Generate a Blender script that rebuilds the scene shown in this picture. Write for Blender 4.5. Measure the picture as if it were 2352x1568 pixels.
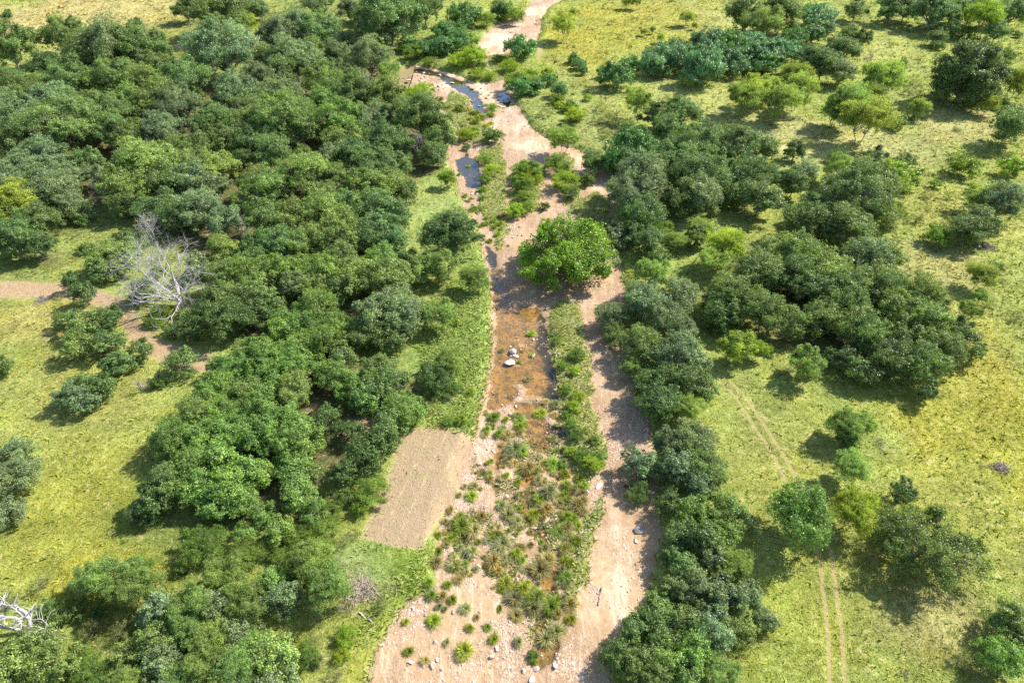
import bpy, math, random
import numpy as np
from mathutils import Vector
for o in list(bpy.data.objects): bpy.data.objects.remove(o)
SC = bpy.context.scene
COL = SC.collection
R_ = math.radians
# ------------------------------------------------------------------ camera, sky, sun, exposure
H, PITCH = 80.0, 40.0
cam = bpy.data.cameras.new("camera"); camo = bpy.data.objects.new("camera", cam); COL.objects.link(camo)
cam.sensor_width = 36; cam.lens = 24; cam.clip_end = 6000; cam.clip_start = 1
camo.location = (0, 0, H); camo.rotation_euler = (R_(90 - PITCH), 0, 0); SC.camera = camo
SUN_EL, SUN_AZ = 43.0, 62.0          # azimuth from +Y towards +X
w = bpy.data.worlds.new("World"); SC.world = w; w.use_nodes = True
nt = w.node_tree; bg = nt.nodes["Background"]; sky = nt.nodes.new("ShaderNodeTexSky")
sky.sky_type = 'NISHITA'; sky.sun_disc = False; sky.sun_elevation = R_(SUN_EL); sky.sun_rotation = R_(SUN_AZ)
sky.air_density = 1.2; sky.dust_density = 1.0
nt.links.new(sky.outputs[0], bg.inputs[0]); bg.inputs[1].default_value = 0.115
sl = bpy.data.lights.new("sun", 'SUN'); sl.energy = 5.0; sl.angle = R_(0.6); sl.color = (1.0, 0.93, 0.82)
so = bpy.data.objects.new("sun", sl); COL.objects.link(so)
sd = Vector((math.sin(R_(SUN_AZ))*math.cos(R_(SUN_EL)), math.cos(R_(SUN_AZ))*math.cos(R_(SUN_EL)), math.sin(R_(SUN_EL))))
so.rotation_euler = sd.to_track_quat('Z', 'Y').to_euler(); so.location = (0, 0, 200)
SC.view_settings.view_transform = 'Standard'; SC.view_settings.look = 'None'
SC.view_settings.exposure = 0.95; SC.view_settings.gamma = 1
SC.render.engine = 'CYCLES'
SC.cycles.max_bounces = 6; SC.cycles.diffuse_bounces = 3; SC.cycles.glossy_bounces = 2
SC.cycles.transmission_bounces = 4; SC.cycles.transparent_max_bounces = 6; SC.cycles.volume_bounces = 0
SC.cycles.use_denoising = False
# ------------------------------------------------------------------ mapping: a point of the survey drawing (2352 x 1568) to the ground
F = 1568.0
cp, sp = math.cos(R_(PITCH)), math.sin(R_(PITCH))
def G(x, y, z=0.0):
    x = np.asarray(x, float); y = np.asarray(y, float)
    u = (x-1176)/F; v = (784-y)/F
    dy = cp + v*sp; dz = -sp + v*cp
    t = (z-H)/dz
    return u*t, dy*t, t
def C(k, cx, cy):                        # tile coordinates of the survey drawing
    ox, oy = TILE[k]; return ox + cx*TS.get(k, .3418), oy + cy*TS.get(k, .3418)
TILE = dict(A=(0,0), B=(574.3,0), C=(1148.5,0), D=(1739.7,0), E=(0,520.7), F=(574.3,520.7), G=(1148.5,520.7), H=(1739.7,520.7),
            I=(0,1032.2), J=(574.3,1032.2), K=(1148.5,1032.2), L=(1739.7,1032.2), Z=(842.3,880.6), U=(880.6,0))
TS = dict(U=.2735)
def polyG(pts, z=0.0):
    a = np.array(pts, float); X, Y, _ = G(a[:,0], a[:,1], z); return np.stack([X, Y], 1)
def sdf(poly, X, Y):                     # >0 outside, <0 inside
    d = np.full(X.shape, 1e9); ins = np.zeros(X.shape, bool); n = len(poly)
    for i in range(n):
        ax, ay = poly[i]; bx, by = poly[(i+1) % n]
        ex, ey = bx-ax, by-ay; L = ex*ex+ey*ey+1e-9
        t = np.clip(((X-ax)*ex+(Y-ay)*ey)/L, 0, 1)
        d = np.minimum(d, (X-ax-t*ex)**2+(Y-ay-t*ey)**2)
        c = (ay > Y) != (by > Y)
        ins ^= c & (X < ex*(Y-ay)/(ey if abs(ey) > 1e-9 else 1e-9)+ax)
    d = np.sqrt(d); return np.where(ins, -d, d)
def pdist(line, X, Y, signed=False):
    d = np.full(X.shape, 1e9); s = np.ones(X.shape)
    for i in range(len(line)-1):
        ax, ay = line[i]; bx, by = line[i+1]; ex, ey = bx-ax, by-ay; L = ex*ex+ey*ey+1e-9
        t = np.clip(((X-ax)*ex+(Y-ay)*ey)/L, 0, 1)
        q = (X-ax-t*ex)**2+(Y-ay-t*ey)**2; m = q < d
        d = np.where(m, q, d); s = np.where(m, np.sign(ex*(Y-ay)-ey*(X-ax)), s)
    d = np.sqrt(d); return d*s if signed else d
TAB = np.random.default_rng(5).random((256, 256))
def vn(X, Y, s, k=0):
    x = np.asarray(X)/s+k*17.3; y = np.asarray(Y)/s+k*9.7
    xi = np.floor(x).astype(int); yi = np.floor(y).astype(int); fx = x-xi; fy = y-yi
    fx = fx*fx*(3-2*fx); fy = fy*fy*(3-2*fy)
    g = lambda a, b: TAB[a % 256, b % 256]
    return (g(xi,yi)*(1-fx)+g(xi+1,yi)*fx)*(1-fy)+(g(xi,yi+1)*(1-fx)+g(xi+1,yi+1)*fx)*fy
def fbm(X, Y, s, k=0, o=4):
    r = 0; a = .5; t = 0
    for i in range(o): r = r+a*vn(X, Y, s/2**i, k+i*3); t += a; a *= .5
    return r/t
def sstep(a, b, x):
    t = np.clip((x-a)/(b-a), 0, 1); return t*t*(3-2*t)
# ------------------------------------------------------------------ outlines of the place
BED = polyG([(780,1750),(855,1568),(871,1493),(892,1463),(919,1418),(936,1387),(977,1370),(1008,1350),(1012,1223),(1029,1179),(1062,1111),(1080,1040),
 (1092,1000),(1102,960),(1118,900),(1130,840),(1133,780),(1133,700),(1126,640),(1117,600),(1110,560),(1096,510),(1075,480),(1058,450),(1054,420),(1044,395),
 (1035,375),(1033,350),(1042,320),(1056,300),(1040,280),(1018,262),(1000,245),(975,222),(940,208),(910,190),(900,172),(925,155),(945,150),(1000,160),(1040,172),(1080,188),(1110,196),
 (1100,190),(1135,190),(1140,165),(1115,150),(1118,125),(1102,110),(1105,92),(1130,65),(1170,45),(1212,22),(1222,0),(1240,-40),(1340,-40),(1292,0),(1255,20),(1240,45),(1240,72),(1228,95),
 (1200,112),(1165,125),(1165,150),(1165,185),(1182,215),(1178,240),(1193,253),(1212,290),(1244,314),(1275,332),(1312,342),(1350,359),(1367,388),(1408,400),(1408,444),(1400,513),(1418,560),
 (1420,609),(1430,668),(1420,720),(1430,790),(1445,860),(1470,930),(1490,985),(1498,1030),(1495,1080),(1505,1152),(1516,1237),(1502,1292),(1485,1316),(1482,1374),(1458,1401),(1430,1440),(1410,1480),(1400,1568),(1400,1750)], -1)
ISL = [polyG(p, -1) for p in [
 [(1258,712),(1290,690),(1325,695),(1335,740),(1350,800),(1355,860),(1357,930),(1372,980),(1385,1020),(1380,1070),(1345,1120),(1320,1080),(1299,1010),(1292,930),(1280,850),(1265,780)],
 [(1172,385),(1200,370),(1250,380),(1245,430),(1240,480),(1180,500),(1165,470),(1180,430)],
 [(1098,345),(1150,335),(1165,400),(1160,470),(1165,540),(1145,570),(1128,520),(1108,480),(1096,440),(1115,425),(1118,390),(1102,360)],
 [(1275,350),(1310,355),(1320,400),(1335,440),(1320,475),(1300,470),(1288,420),(1265,380)],
 [(1310,470),(1370,440),(1400,470),(1400,520),(1330,520)],
 [(1040,210),(1075,225),(1085,262),(1130,300),(1120,330),(1070,325),(1050,300),(1030,270),(1015,250)],
 [(1120,130),(1170,125),(1180,180),(1130,190)],
 [(1350,1180),(1385,1140),(1365,1240),(1325,1380),(1300,1400),(1310,1300)]]]
POOL = [polyG(p, -1.1) for p in [
 [(1116,565),(1130,572),(1140,600),(1155,630),(1165,660),(1180,690),(1205,702),(1235,705),(1250,730),(1262,780),(1275,840),(1285,900),(1294,960),(1297,1010),(1285,1045),(1255,1062),(1222,1050),(1210,1010),(1190,970),(1150,955),(1120,938),(1124,880),(1134,820),(1135,760),(1134,700),(1127,640),(1119,600)],
 [(1043,368),(1062,360),(1072,345),(1080,362),(1098,368),(1105,395),(1113,425),(1095,434),(1070,428),(1060,400)],
 [(942,158),(985,160),(1030,175),(1062,188),(1080,203),(1100,212),(1108,232),(1112,262),(1088,262),(1082,238),(1070,218),(1040,202),(1000,176),(950,168)],
 [(1135,208),(1160,212),(1178,236),(1165,246),(1142,226)]]]
def zl(pts, z=-1.1, k='Z'): return polyG([C(k, *p) for p in pts], z)
CH = [(zl([(1180,480),(1100,620),(1090,760),(1080,900),(1130,1010),(1230,1070),(1290,1180),(1270,1280),(1230,1380),(1200,1480),(1170,1620),(1190,1760),(1150,1900)]), .95),
      (zl([(900,440),(880,600),(860,780),(740,860),(620,1050),(590,1180)]), .6),
      (zl([(700,160),(520,190),(340,170),(200,150)], k='C'), .01)]
ROAD = [polyG(p) for p in [
 [(-90,640),(60,640),(150,645),(240,662),(290,680),(335,735),(365,770),(440,790),(520,815),(560,850),(500,865),(400,855),(330,822),(290,790),(270,745),(235,712),(170,694),(80,688),(-90,690)],
 [(-50,160),(50,166),(105,192),(135,200),(120,208),(80,198),(30,180),(-50,174)],
 [(350,107),(400,104),(450,108),(450,118),(400,114),(350,116)],[(95,116),(140,112),(140,119),(95,122)],
 [(690,925),(740,915),(740,945),(700,950)],[(770,960),(880,940),(890,1000),(860,1080),(790,1060),(765,1000)],[(600,1200),(640,1190),(640,1215),(600,1220)],
 [(1230,98),(1246,96),(1248,130),(1240,148),(1228,120)]]]
MOWN = polyG([(958,985),(1000,978),(1080,990),(1078,1040),(1060,1090),(1030,1150),(985,1220),(965,1262),(900,1252),(832,1232),(845,1200),(870,1150),(890,1100),(908,1055),(903,1030),(930,1000)])
TRK = polyG([(1660,870),(1697,905),(1750,985),(1790,1047),(1827,1120),(1870,1200),(1895,1270),(1905,1350),(1918,1450),(1924,1568),(1930,1720)])
TRK2 = polyG([(1313,113),(1345,165),(1380,205),(1415,253)])
TRK3 = polyG([(1930,50),(2010,58),(2080,75),(2150,98),(2230,112)])
TONES = [ # x, y, rx, ry, colour, weight
 (2280,980,200,230,(.30,.27,.035),.65),(2150,780,160,120,(.29,.27,.06),.5),(2250,1180,200,120,(.29,.27,.05),.5),(1430,70,170,70,(.29,.265,.04),.8),(1330,130,80,60,(.29,.255,.04),.7),(1600,40,180,60,(.30,.27,.07),.5),
 (420,1010,170,90,(.28,.28,.06),.5),(150,1180,170,140,(.295,.275,.04),.6),(200,850,160,140,(.29,.27,.07),.6),(90,740,120,60,(.31,.26,.08),.7),(280,1330,120,60,(.32,.28,.03),.6),
 (150,50,260,60,(.42,.34,.16),1.0),(250,30,300,40,(.36,.31,.11),.6),(450,75,160,60,(.28,.25,.06),.7),(1750,60,100,50,(.34,.34,.13),.7),
 (2000,110,120,60,(.30,.31,.09),.8),(1850,330,260,60,(.36,.34,.14),.85),(2230,290,120,40,(.36,.33,.13),.85),(2250,500,120,80,(.30,.275,.07),.6),(2150,610,120,50,(.32,.28,.11),.6),(1600,230,160,50,(.31,.31,.10),.7),
 (1560,1000,120,160,(.19,.23,.05),.7),(1800,1050,160,140,(.25,.25,.06),.7),(2050,1350,200,200,(.25,.24,.06),.6),(2200,1450,160,80,(.33,.29,.12),.6),(1850,1450,120,160,(.24,.25,.04),.5),
 (1060,800,90,260,(.18,.26,.06),.95),(1000,500,70,120,(.22,.27,.08),.9),(1000,640,60,80,(.24,.27,.08),.6),(900,1330,120,90,(.17,.235,.03),.9),(750,1320,120,80,(.21,.25,.09),.8),(780,1480,160,100,(.22,.235,.05),.9),(450,300,500,300,(.14,.17,.05),.7),
 (560,1100,230,190,(.12,.16,.04),.7),(1010,1400,60,60,(.20,.24,.03),.8),(1060,120,160,60,(.20,.25,.06),.9),(1290,250,100,100,(.22,.25,.07),.8),(1400,300,130,50,(.23,.24,.08),.7),(1550,560,160,80,(.20,.25,.07),.8),(1500,620,80,60,(.20,.27,.06),.8),(400,1480,250,120,(.17,.20,.05),.7)]
WOOD = [[(0,170),(110,210),(190,220),(330,215),(520,190),(640,150),(760,110),(880,140),(900,180),(960,230),(1030,290),(1035,380),(960,420),(940,470),(940,560),(930,660),(800,760),(640,830),(560,800),(480,740),(480,600),(300,470),(190,480),(120,600),(0,600)],
        [(480,880),(600,800),(760,780),(900,850),(940,930),(900,990),(760,1180),(640,1240),(330,1190),(330,1130),(420,980)],
        [(1620,620),(1800,560),(2000,600),(2180,720),(2220,780),(2080,860),(1900,840),(1640,700)]]
WOODG = [polyG(p) for p in WOOD]
def bed_sdf(X, Y): return sdf(BED, X, Y)
def pool_sdf(X, Y):
    d = np.full(X.shape, 1e9)
    for p in POOL: d = np.minimum(d, sdf(p, X, Y))
    for l, wd in CH[:2]: d = np.minimum(d, pdist(l, X, Y)-wd-.5*(vn(X, Y, 3, 4)-.5)*2)
    return d
def isl_sdf(X, Y):
    d = np.full(X.shape, 1e9)
    for p in ISL: d = np.minimum(d, sdf(p, X, Y))
    return d+(fbm(X, Y, 2.5, 7)-.5)*2.0
def z_ground(X, Y, db=None):
    if db is None: db = bed_sdf(X, Y)
    base = (fbm(X, Y, 60, 1)-.5)*1.2*sstep(5, 40, db)+(fbm(X, Y, 5, 2)-.5)*.22
    t = sstep(-1.2, 2.6, db+(fbm(X, Y, 3, 3)-.5)*1.8)
    return base*t+(1-t)*-1.7
WATER_Z = -1.13
LOWZ = polyG([(1100,1000),(1300,1000),(1350,1060),(1330,1200),(1300,1330),(1250,1500),(1215,1500),(1220,1380),(1150,1330),(1050,1300),(1040,1200),(1075,1100)], -1)
def z_bed(X, Y):
    di = isl_sdf(X, Y); dp = pool_sdf(X, Y)
    z = -1.0+(fbm(X, Y, 6, 11)-.5)*.16+(fbm(X, Y, 1.2, 12)-.5)*.10
    z = z+.28*(1-sstep(-.9, .3, di))
    z = z-(.27+(fbm(X, Y, 2.6, 15)-.5)*(.3+1.3*(1-sstep(72, 100, Y))))*(1-sstep(-1.0, .5, dp+(fbm(X, Y, 1.8, 14)-.5)*1.8))
    lz = 1-sstep(-2, 1, sdf(LOWZ, X, Y))
    return z+lz*((fbm(X, Y, 2.2, 16)-.55)*.35)
# ------------------------------------------------------------------ helpers
def mesh_np(name, V, Fc):
    V = np.ascontiguousarray(V, dtype=np.float32); Fc = np.ascontiguousarray(Fc, dtype=np.int32); k = Fc.shape[1]
    me = bpy.data.meshes.new(name); me.vertices.add(len(V)); me.vertices.foreach_set("co", V.ravel())
    me.loops.add(Fc.size); me.loops.foreach_set("vertex_index", Fc.ravel())
    me.polygons.add(len(Fc)); me.polygons.foreach_set("loop_start", np.arange(0, Fc.size, k, dtype=np.int32))
    me.update(calc_edges=True); return me
def attr(me, name, data, dom='POINT', typ='FLOAT'):
    a = me.attributes.new(name, typ, dom)
    if typ == 'FLOAT': a.data.foreach_set("value", np.ascontiguousarray(data, dtype=np.float32).ravel())
    else:
        d = np.ones((len(data), 4), np.float32); d[:, :3] = data; a.data.foreach_set("color", d.ravel())
def smooth(me): me.polygons.foreach_set("use_smooth", np.ones(len(me.polygons), bool))
def link(name, me, mat=None, parent=None, kind=None):
    o = bpy.data.objects.new(name, me); COL.objects.link(o)
    if mat and not me.materials: me.materials.append(mat)
    if parent: o.parent = parent
    if kind: o['kind'] = kind
    return o
def tag(o, label, cat, group=None, kind=None):
    o['label'] = label; o['category'] = cat
    if group: o['group'] = group
    if kind: o['kind'] = kind
class NT:
    def __init__(s, name):
        s.m = bpy.data.materials.new(name); s.m.use_nodes = True; s.t = s.m.node_tree; s.t.nodes.clear()
        s.out = s.t.nodes.new("ShaderNodeOutputMaterial")
    def n(s, typ, **k):
        nd = s.t.nodes.new("ShaderNode"+typ)
        for a, b in k.items():
            if a.startswith("i_"): s.set(nd, a[2:], b)
            else: setattr(nd, a, b)
        return nd
    def set(s, nd, key, val):
        key = int(key) if key.isdigit() else key.replace("_", " ")
        if hasattr(val, "is_linked") or isinstance(val, bpy.types.NodeSocket): s.t.links.new(val, nd.inputs[key])
        else: nd.inputs[key].default_value = val
    def at(s, name, out="Fac"): return s.n("Attribute", attribute_name=name).outputs[out]
    def math(s, op, a, b=0.0, c=None):
        nd = s.n("Math", operation=op); s.set(nd, "0", a); s.set(nd, "1", b)
        if c is not None: s.set(nd, "2", c)
        return nd.outputs[0]
    def ramp(s, x, a, b, va=0.0, vb=1.0):
        nd = s.n("MapRange", interpolation_type='SMOOTHSTEP'); s.set(nd, "0", x); s.set(nd, "1", a); s.set(nd, "2", b); s.set(nd, "3", va); s.set(nd, "4", vb)
        return nd.outputs[0]
    def mix(s, f, a, b, mode='MIX'):
        nd = s.n("Mix", data_type='RGBA', blend_type=mode); s.set(nd, "0", f); s.set(nd, "6", a); s.set(nd, "7", b); return nd.outputs[2]
    def noise(s, sc, det=3.0, rough=.6, vec=None, out=0, dist=0.0):
        nd = s.n("TexNoise"); nd.inputs["Scale"].default_value = sc; nd.inputs["Detail"].default_value = det; nd.inputs["Roughness"].default_value = rough
        nd.inputs["Distortion"].default_value = dist
        s.t.links.new(vec if vec else s.pos(), nd.inputs["Vector"]); return nd.outputs[out]
    def pos(s):
        if not hasattr(s, "_p"): s._p = s.n("NewGeometry").outputs["Position"]
        return s._p
    def scale(s, vec, f):
        nd = s.n("VectorMath", operation='SCALE'); s.set(nd, "0", vec); s.set(nd, "Scale", f); return nd.outputs[0]
    def rgb(s, x): 
        nd = s.n("CombineColor"); 
        for i in range(3): s.set(nd, str(i), x)
        return nd.outputs[0]
    def surf(s, col, rough=.9, bump=None, bs=.3, bd=.1, spec=.2):
        p = s.n("BsdfPrincipled"); s.set(p, "Base_Color", col); s.set(p, "Roughness", rough); p.inputs["Specular IOR Level"].default_value = spec
        if bump is not None:
            b = s.n("Bump"); b.inputs["Strength"].default_value = bs; b.inputs["Distance"].default_value = bd
            s.t.links.new(bump, b.inputs["Height"]); s.t.links.new(b.outputs[0], p.inputs["Normal"])
        return p.outputs[0]
    def end(s, sh): s.t.links.new(sh, s.out.inputs[0]); return s.m
c4 = lambda r, g, b: (r, g, b, 1.0)
# ------------------------------------------------------------------ materials
def mat_ground():
    t = NT("meadow soil and turf")
    n1 = t.noise(.9, 5, .7); n2 = t.noise(4.5, 4, .75); n3 = t.noise(.12, 4, .6)
    tone = t.at("tone", "Color")
    k = t.math('MULTIPLY', t.ramp(n1, .3, .7, .72, 1.22), t.ramp(n2, .3, .7, .62, 1.35))
    g = t.mix(1.0, tone, t.rgb(k), 'MULTIPLY')
    dry = t.mix(t.ramp(n1, .54, .68), g, t.mix(.65, g, c4(.47,.37,.22)))
    dry = t.mix(t.ramp(n3, .5, .68, 0, .55), dry, t.mix(.5, g, c4(.15,.20,.03)))
    # bare dirt tracks
    rd = t.math('ADD', t.math('ADD', t.at("road"), .8), t.math('MULTIPLY', t.math('SUBTRACT', n1, .5), 3.2))
    rd = t.math('ADD', rd, t.math('MULTIPLY', t.math('SUBTRACT', n2, .5), 1.4))
    dirt = t.mix(t.ramp(n2, .3, .7), c4(.31,.225,.13), c4(.47,.35,.21))
    dirt = t.mix(t.ramp(n1, .4, .7, 0, .5), dirt, c4(.27,.17,.10))
    col = t.mix(t.ramp(rd, .5, -.5), dry, dirt)
    # tyre tracks in the grass
    s = t.math('ABSOLUTE', t.math('SUBTRACT', t.math('ABSOLUTE', t.at("track")), .82))
    s = t.math('ADD', s, t.math('ADD', t.math('MULTIPLY', t.math('SUBTRACT', n1, .5), 1.1), t.math('MULTIPLY', t.math('SUBTRACT', n2, .5), .4)))
    col = t.mix(t.ramp(s, .38, .08, 0, .7), col, c4(.40,.30,.16))
    # mown plot
    mw = t.math('ADD', t.at("mown"), t.math('ADD', t.math('MULTIPLY', t.math('SUBTRACT', n2, .5), 1.2), t.math('MULTIPLY', t.math('SUBTRACT', n1, .5), 1.6)))
    st = t.math('ADD', t.at("strip"), t.math('MULTIPLY', n1, 1.2))
    stripe = t.ramp(t.math('SINE', t.math('MULTIPLY', st, 2.6)), .82, 1.0)
    stripe = t.math('MULTIPLY', t.math('MULTIPLY', stripe, t.ramp(n1, .42, .62, 0, .75)), t.ramp(t.at('strip'), -6, -3))
    m = t.mix(t.ramp(t.noise(7, 5, .8), .35, .65), c4(.25,.18,.11), c4(.45,.345,.215))
    m = t.mix(stripe, m, c4(.46,.38,.21)); m = t.mix(t.ramp(t.noise(.35, 4, .7), .52, .68, 0, .5), m, c4(.25,.24,.10))
    col = t.mix(t.ramp(mw, .3, -.2), col, m)
    edge = t.math('MULTIPLY', t.ramp(mw, .55, .15), t.ramp(mw, -.35, .0))
    col = t.mix(t.math('MULTIPLY', edge, .3), col, c4(.50,.42,.24))
    bank = t.ramp(t.math('ADD', t.at("bed"), t.math('MULTIPLY', t.math('SUBTRACT', n1, .5), 1.4)), 1.0, .2)
    col = t.mix(t.math('MULTIPLY', bank, .7), col, c4(.30,.21,.13))
    h = t.math('ADD', n2, t.math('MULTIPLY', n1, 1.5))
    return t.end(t.surf(col, .95, h, .8, .25, .1))
def mat_bed():
    t = NT("creek sand and gravel")
    n0 = t.noise(.22, 5, .65, dist=.6); n1 = t.noise(1.3, 5, .7); n2 = t.noise(9, 4, .8); n4 = t.noise(.6, 4, .6)
    vo = t.n("TexVoronoi"); vo.inputs["Scale"].default_value = 5.5; t.t.links.new(t.pos(), vo.inputs["Vector"])
    sand = t.mix(t.ramp(n1, .3, .7), c4(.345,.23,.132), c4(.50,.355,.215))
    sand = t.mix(t.ramp(t.at("silt"), .55, .85, 0, .8), sand, c4(.66,.53,.39))
    peb = t.mix(t.ramp(vo.outputs["Color"], .2, .9), c4(.20,.125,.085), c4(.52,.38,.27))
    grav = t.math('MULTIPLY', t.ramp(t.math('ADD', t.at("gravel"), t.math('SUBTRACT', n1, .5)), .35, .7), .75)
    col = t.mix(grav, sand, peb)
    mp = t.n("Mapping"); mp.inputs["Scale"].default_value = (1.0, .16, 1.0); t.t.links.new(t.pos(), mp.inputs[0])
    ns_ = t.noise(1.1, 5, .65, vec=mp.outputs[0], dist=.8)
    col = t.mix(t.ramp(ns_, .54, .66, 0, .55), col, c4(.27,.18,.115)); col = t.mix(t.ramp(ns_, .44, .36, 0, .5), col, c4(.62,.48,.34))
    col = t.mix(t.ramp(n2, .56, .72, 0, .5), col, c4(.17,.115,.08))
    z = t.n("SeparateXYZ"); t.t.links.new(t.pos(), z.inputs[0])
    zz = t.math('ADD', z.outputs[2], t.math('MULTIPLY', t.math('SUBTRACT', n1, .5), .06))
    damp = t.ramp(zz, -.98, -1.10)
    col = t.mix(t.math('MULTIPLY', damp, .7), col, c4(.25,.155,.085))
    wet = t.ramp(zz, -1.07, -1.14)
    mud = t.mix(t.ramp(n4, .4, .6), c4(.42,.285,.14), c4(.23,.19,.12))
    mud = t.mix(t.ramp(t.noise(2.4, 5, .75), .5, .62, 0, .75), mud, c4(.10,.085,.055))
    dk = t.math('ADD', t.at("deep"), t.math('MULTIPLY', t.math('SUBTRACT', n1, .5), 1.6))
    mud = t.mix(t.ramp(dk, .25, .75, 0, .92), mud, c4(.045,.055,.06))  # dark bluish bed tone put in to imitate sky reflected by the pools
    col = t.mix(wet, col, mud)
    isl = t.math('ADD', t.at("isl"), t.math('MULTIPLY', t.math('SUBTRACT', n1, .5), 2.5))
    gr = t.mix(t.ramp(n1, .35, .65), c4(.13,.16,.035), c4(.24,.25,.08))
    col = t.mix(t.ramp(isl, .6, -.5, 0, .9), col, gr)
    h = t.math('ADD', t.math('MULTIPLY', vo.outputs["Distance"], grav), t.math('MULTIPLY', n1, .8))
    return t.end(t.surf(col, .85, h, .7, .15, .25))
def mat_water():
    t = NT("shallow creek water")
    tr = t.n("BsdfTransparent"); tr.inputs[0].default_value = (.86,.76,.55,1)
    gl = t.n("BsdfGlossy"); gl.inputs["Roughness"].default_value = .05; gl.inputs[0].default_value = (.70,.83,1,1)  # blue tint put into the gloss so the reflected sky looks bluer
    b = t.n("Bump"); b.inputs["Strength"].default_value = .2; b.inputs["Distance"].default_value = .03
    t.t.links.new(t.noise(3.5, 3, .5), b.inputs["Height"]); t.t.links.new(b.outputs[0], gl.inputs["Normal"])
    ge = t.n("NewGeometry"); dp_ = t.n("VectorMath", operation='DOT_PRODUCT'); t.t.links.new(ge.outputs["Incoming"], dp_.inputs[0]); t.t.links.new(b.outputs[0], dp_.inputs[1])
    c = t.math('SUBTRACT', 1.0, t.math('ABSOLUTE', dp_.outputs["Value"])); f_ = t.math('ADD', .03, t.math('MULTIPLY', t.math('POWER', c, 3.2), 1.1))
    mx = t.n("MixShader"); t.t.links.new(t.math('MINIMUM', f_, .8), mx.inputs[0]); t.t.links.new(tr.outputs[0], mx.inputs[1]); t.t.links.new(gl.outputs[0], mx.inputs[2])
    return t.end(mx.outputs[0])
def mat_leaf(name, trans=.35, rough=.5, spec=.35, warm=.5):
    t = NT(name)
    oi = t.n("ObjectInfo"); v = t.at("v")
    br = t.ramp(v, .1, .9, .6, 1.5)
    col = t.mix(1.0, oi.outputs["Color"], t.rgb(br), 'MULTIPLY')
    col = t.mix(t.ramp(v, .6, 1.0, 0, warm), col, t.mix(1.0, col, c4(1.35,1.12,.6), 'MULTIPLY'))  # yellower tint on some leaves paints in sunlit highlights
    p = t.n("BsdfPrincipled"); t.set(p, "Base_Color", col); p.inputs["Roughness"].default_value = rough; p.inputs["Specular IOR Level"].default_value = spec
    tl = t.n("BsdfTranslucent"); t.set(tl, "Color", t.mix(1.0, col, c4(1.5,1.45,.7), 'MULTIPLY'))
    mx = t.n("MixShader"); mx.inputs[0].default_value = trans
    t.t.links.new(p.outputs[0], mx.inputs[1]); t.t.links.new(tl.outputs[0], mx.inputs[2])
    return t.end(mx.outputs[0])
def mat_bark(name, a, b):
    t = NT(name); n = t.noise(6, 4, .7)
    return t.end(t.surf(t.mix(t.ramp(n, .35, .65), c4(*a), c4(*b)), .9, n, .6, .05, .1))
def mat_rock(name, a, b, c):
    t = NT(name); n = t.noise(2.2, 5, .7); n2 = t.noise(14, 4, .7)
    col = t.mix(t.ramp(n, .35, .65), c4(*a), c4(*b)); col = t.mix(t.ramp(n2, .52, .7, 0, .7), col, c4(*c))
    oi = t.n("ObjectInfo"); col = t.mix(1.0, col, oi.outputs["Color"], 'MULTIPLY')
    return t.end(t.surf(col, .85, n2, .6, .06, .2))
def mat_grass(name):
    t = NT(name); col = t.at("tone", "Color")
    d = t.n("BsdfDiffuse"); t.set(d, "Color", col); tl = t.n("BsdfTranslucent"); t.set(tl, "Color", t.mix(1.0, col, c4(1.1,1.1,.8), 'MULTIPLY'))
    mx = t.n("MixShader"); mx.inputs[0].default_value = .4; t.t.links.new(d.outputs[0], mx.inputs[1]); t.t.links.new(tl.outputs[0], mx.inputs[2])
    return t.end(mx.outputs[0])
M_LEAF = mat_leaf("oak foliage", .3, .45, .5, .8); M_SOFT = mat_leaf("feathery foliage", .45, .6, .25, .6)
M_VINE = mat_leaf("vine foliage", .25, .4, .5, .35); M_TUFT = mat_leaf("tussock blades", .4, .6, .2, .8)
M_BARK = mat_bark("grey brown bark", (.20,.17,.15), (.38,.34,.30)); M_DEAD = mat_bark("bleached dead wood", (.31,.30,.305), (.52,.50,.505))
M_DEAD2 = mat_bark("grey dead wood", (.20,.17,.15), (.36,.315,.285))
M_ROCK = mat_rock("creek rock", (.40,.31,.26), (.58,.48,.41), (.24,.18,.15)); M_GRASS = mat_grass("meadow grass blades")
M_GROUND, M_BED, M_WATER = mat_ground(), mat_bed(), mat_water()
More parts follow.
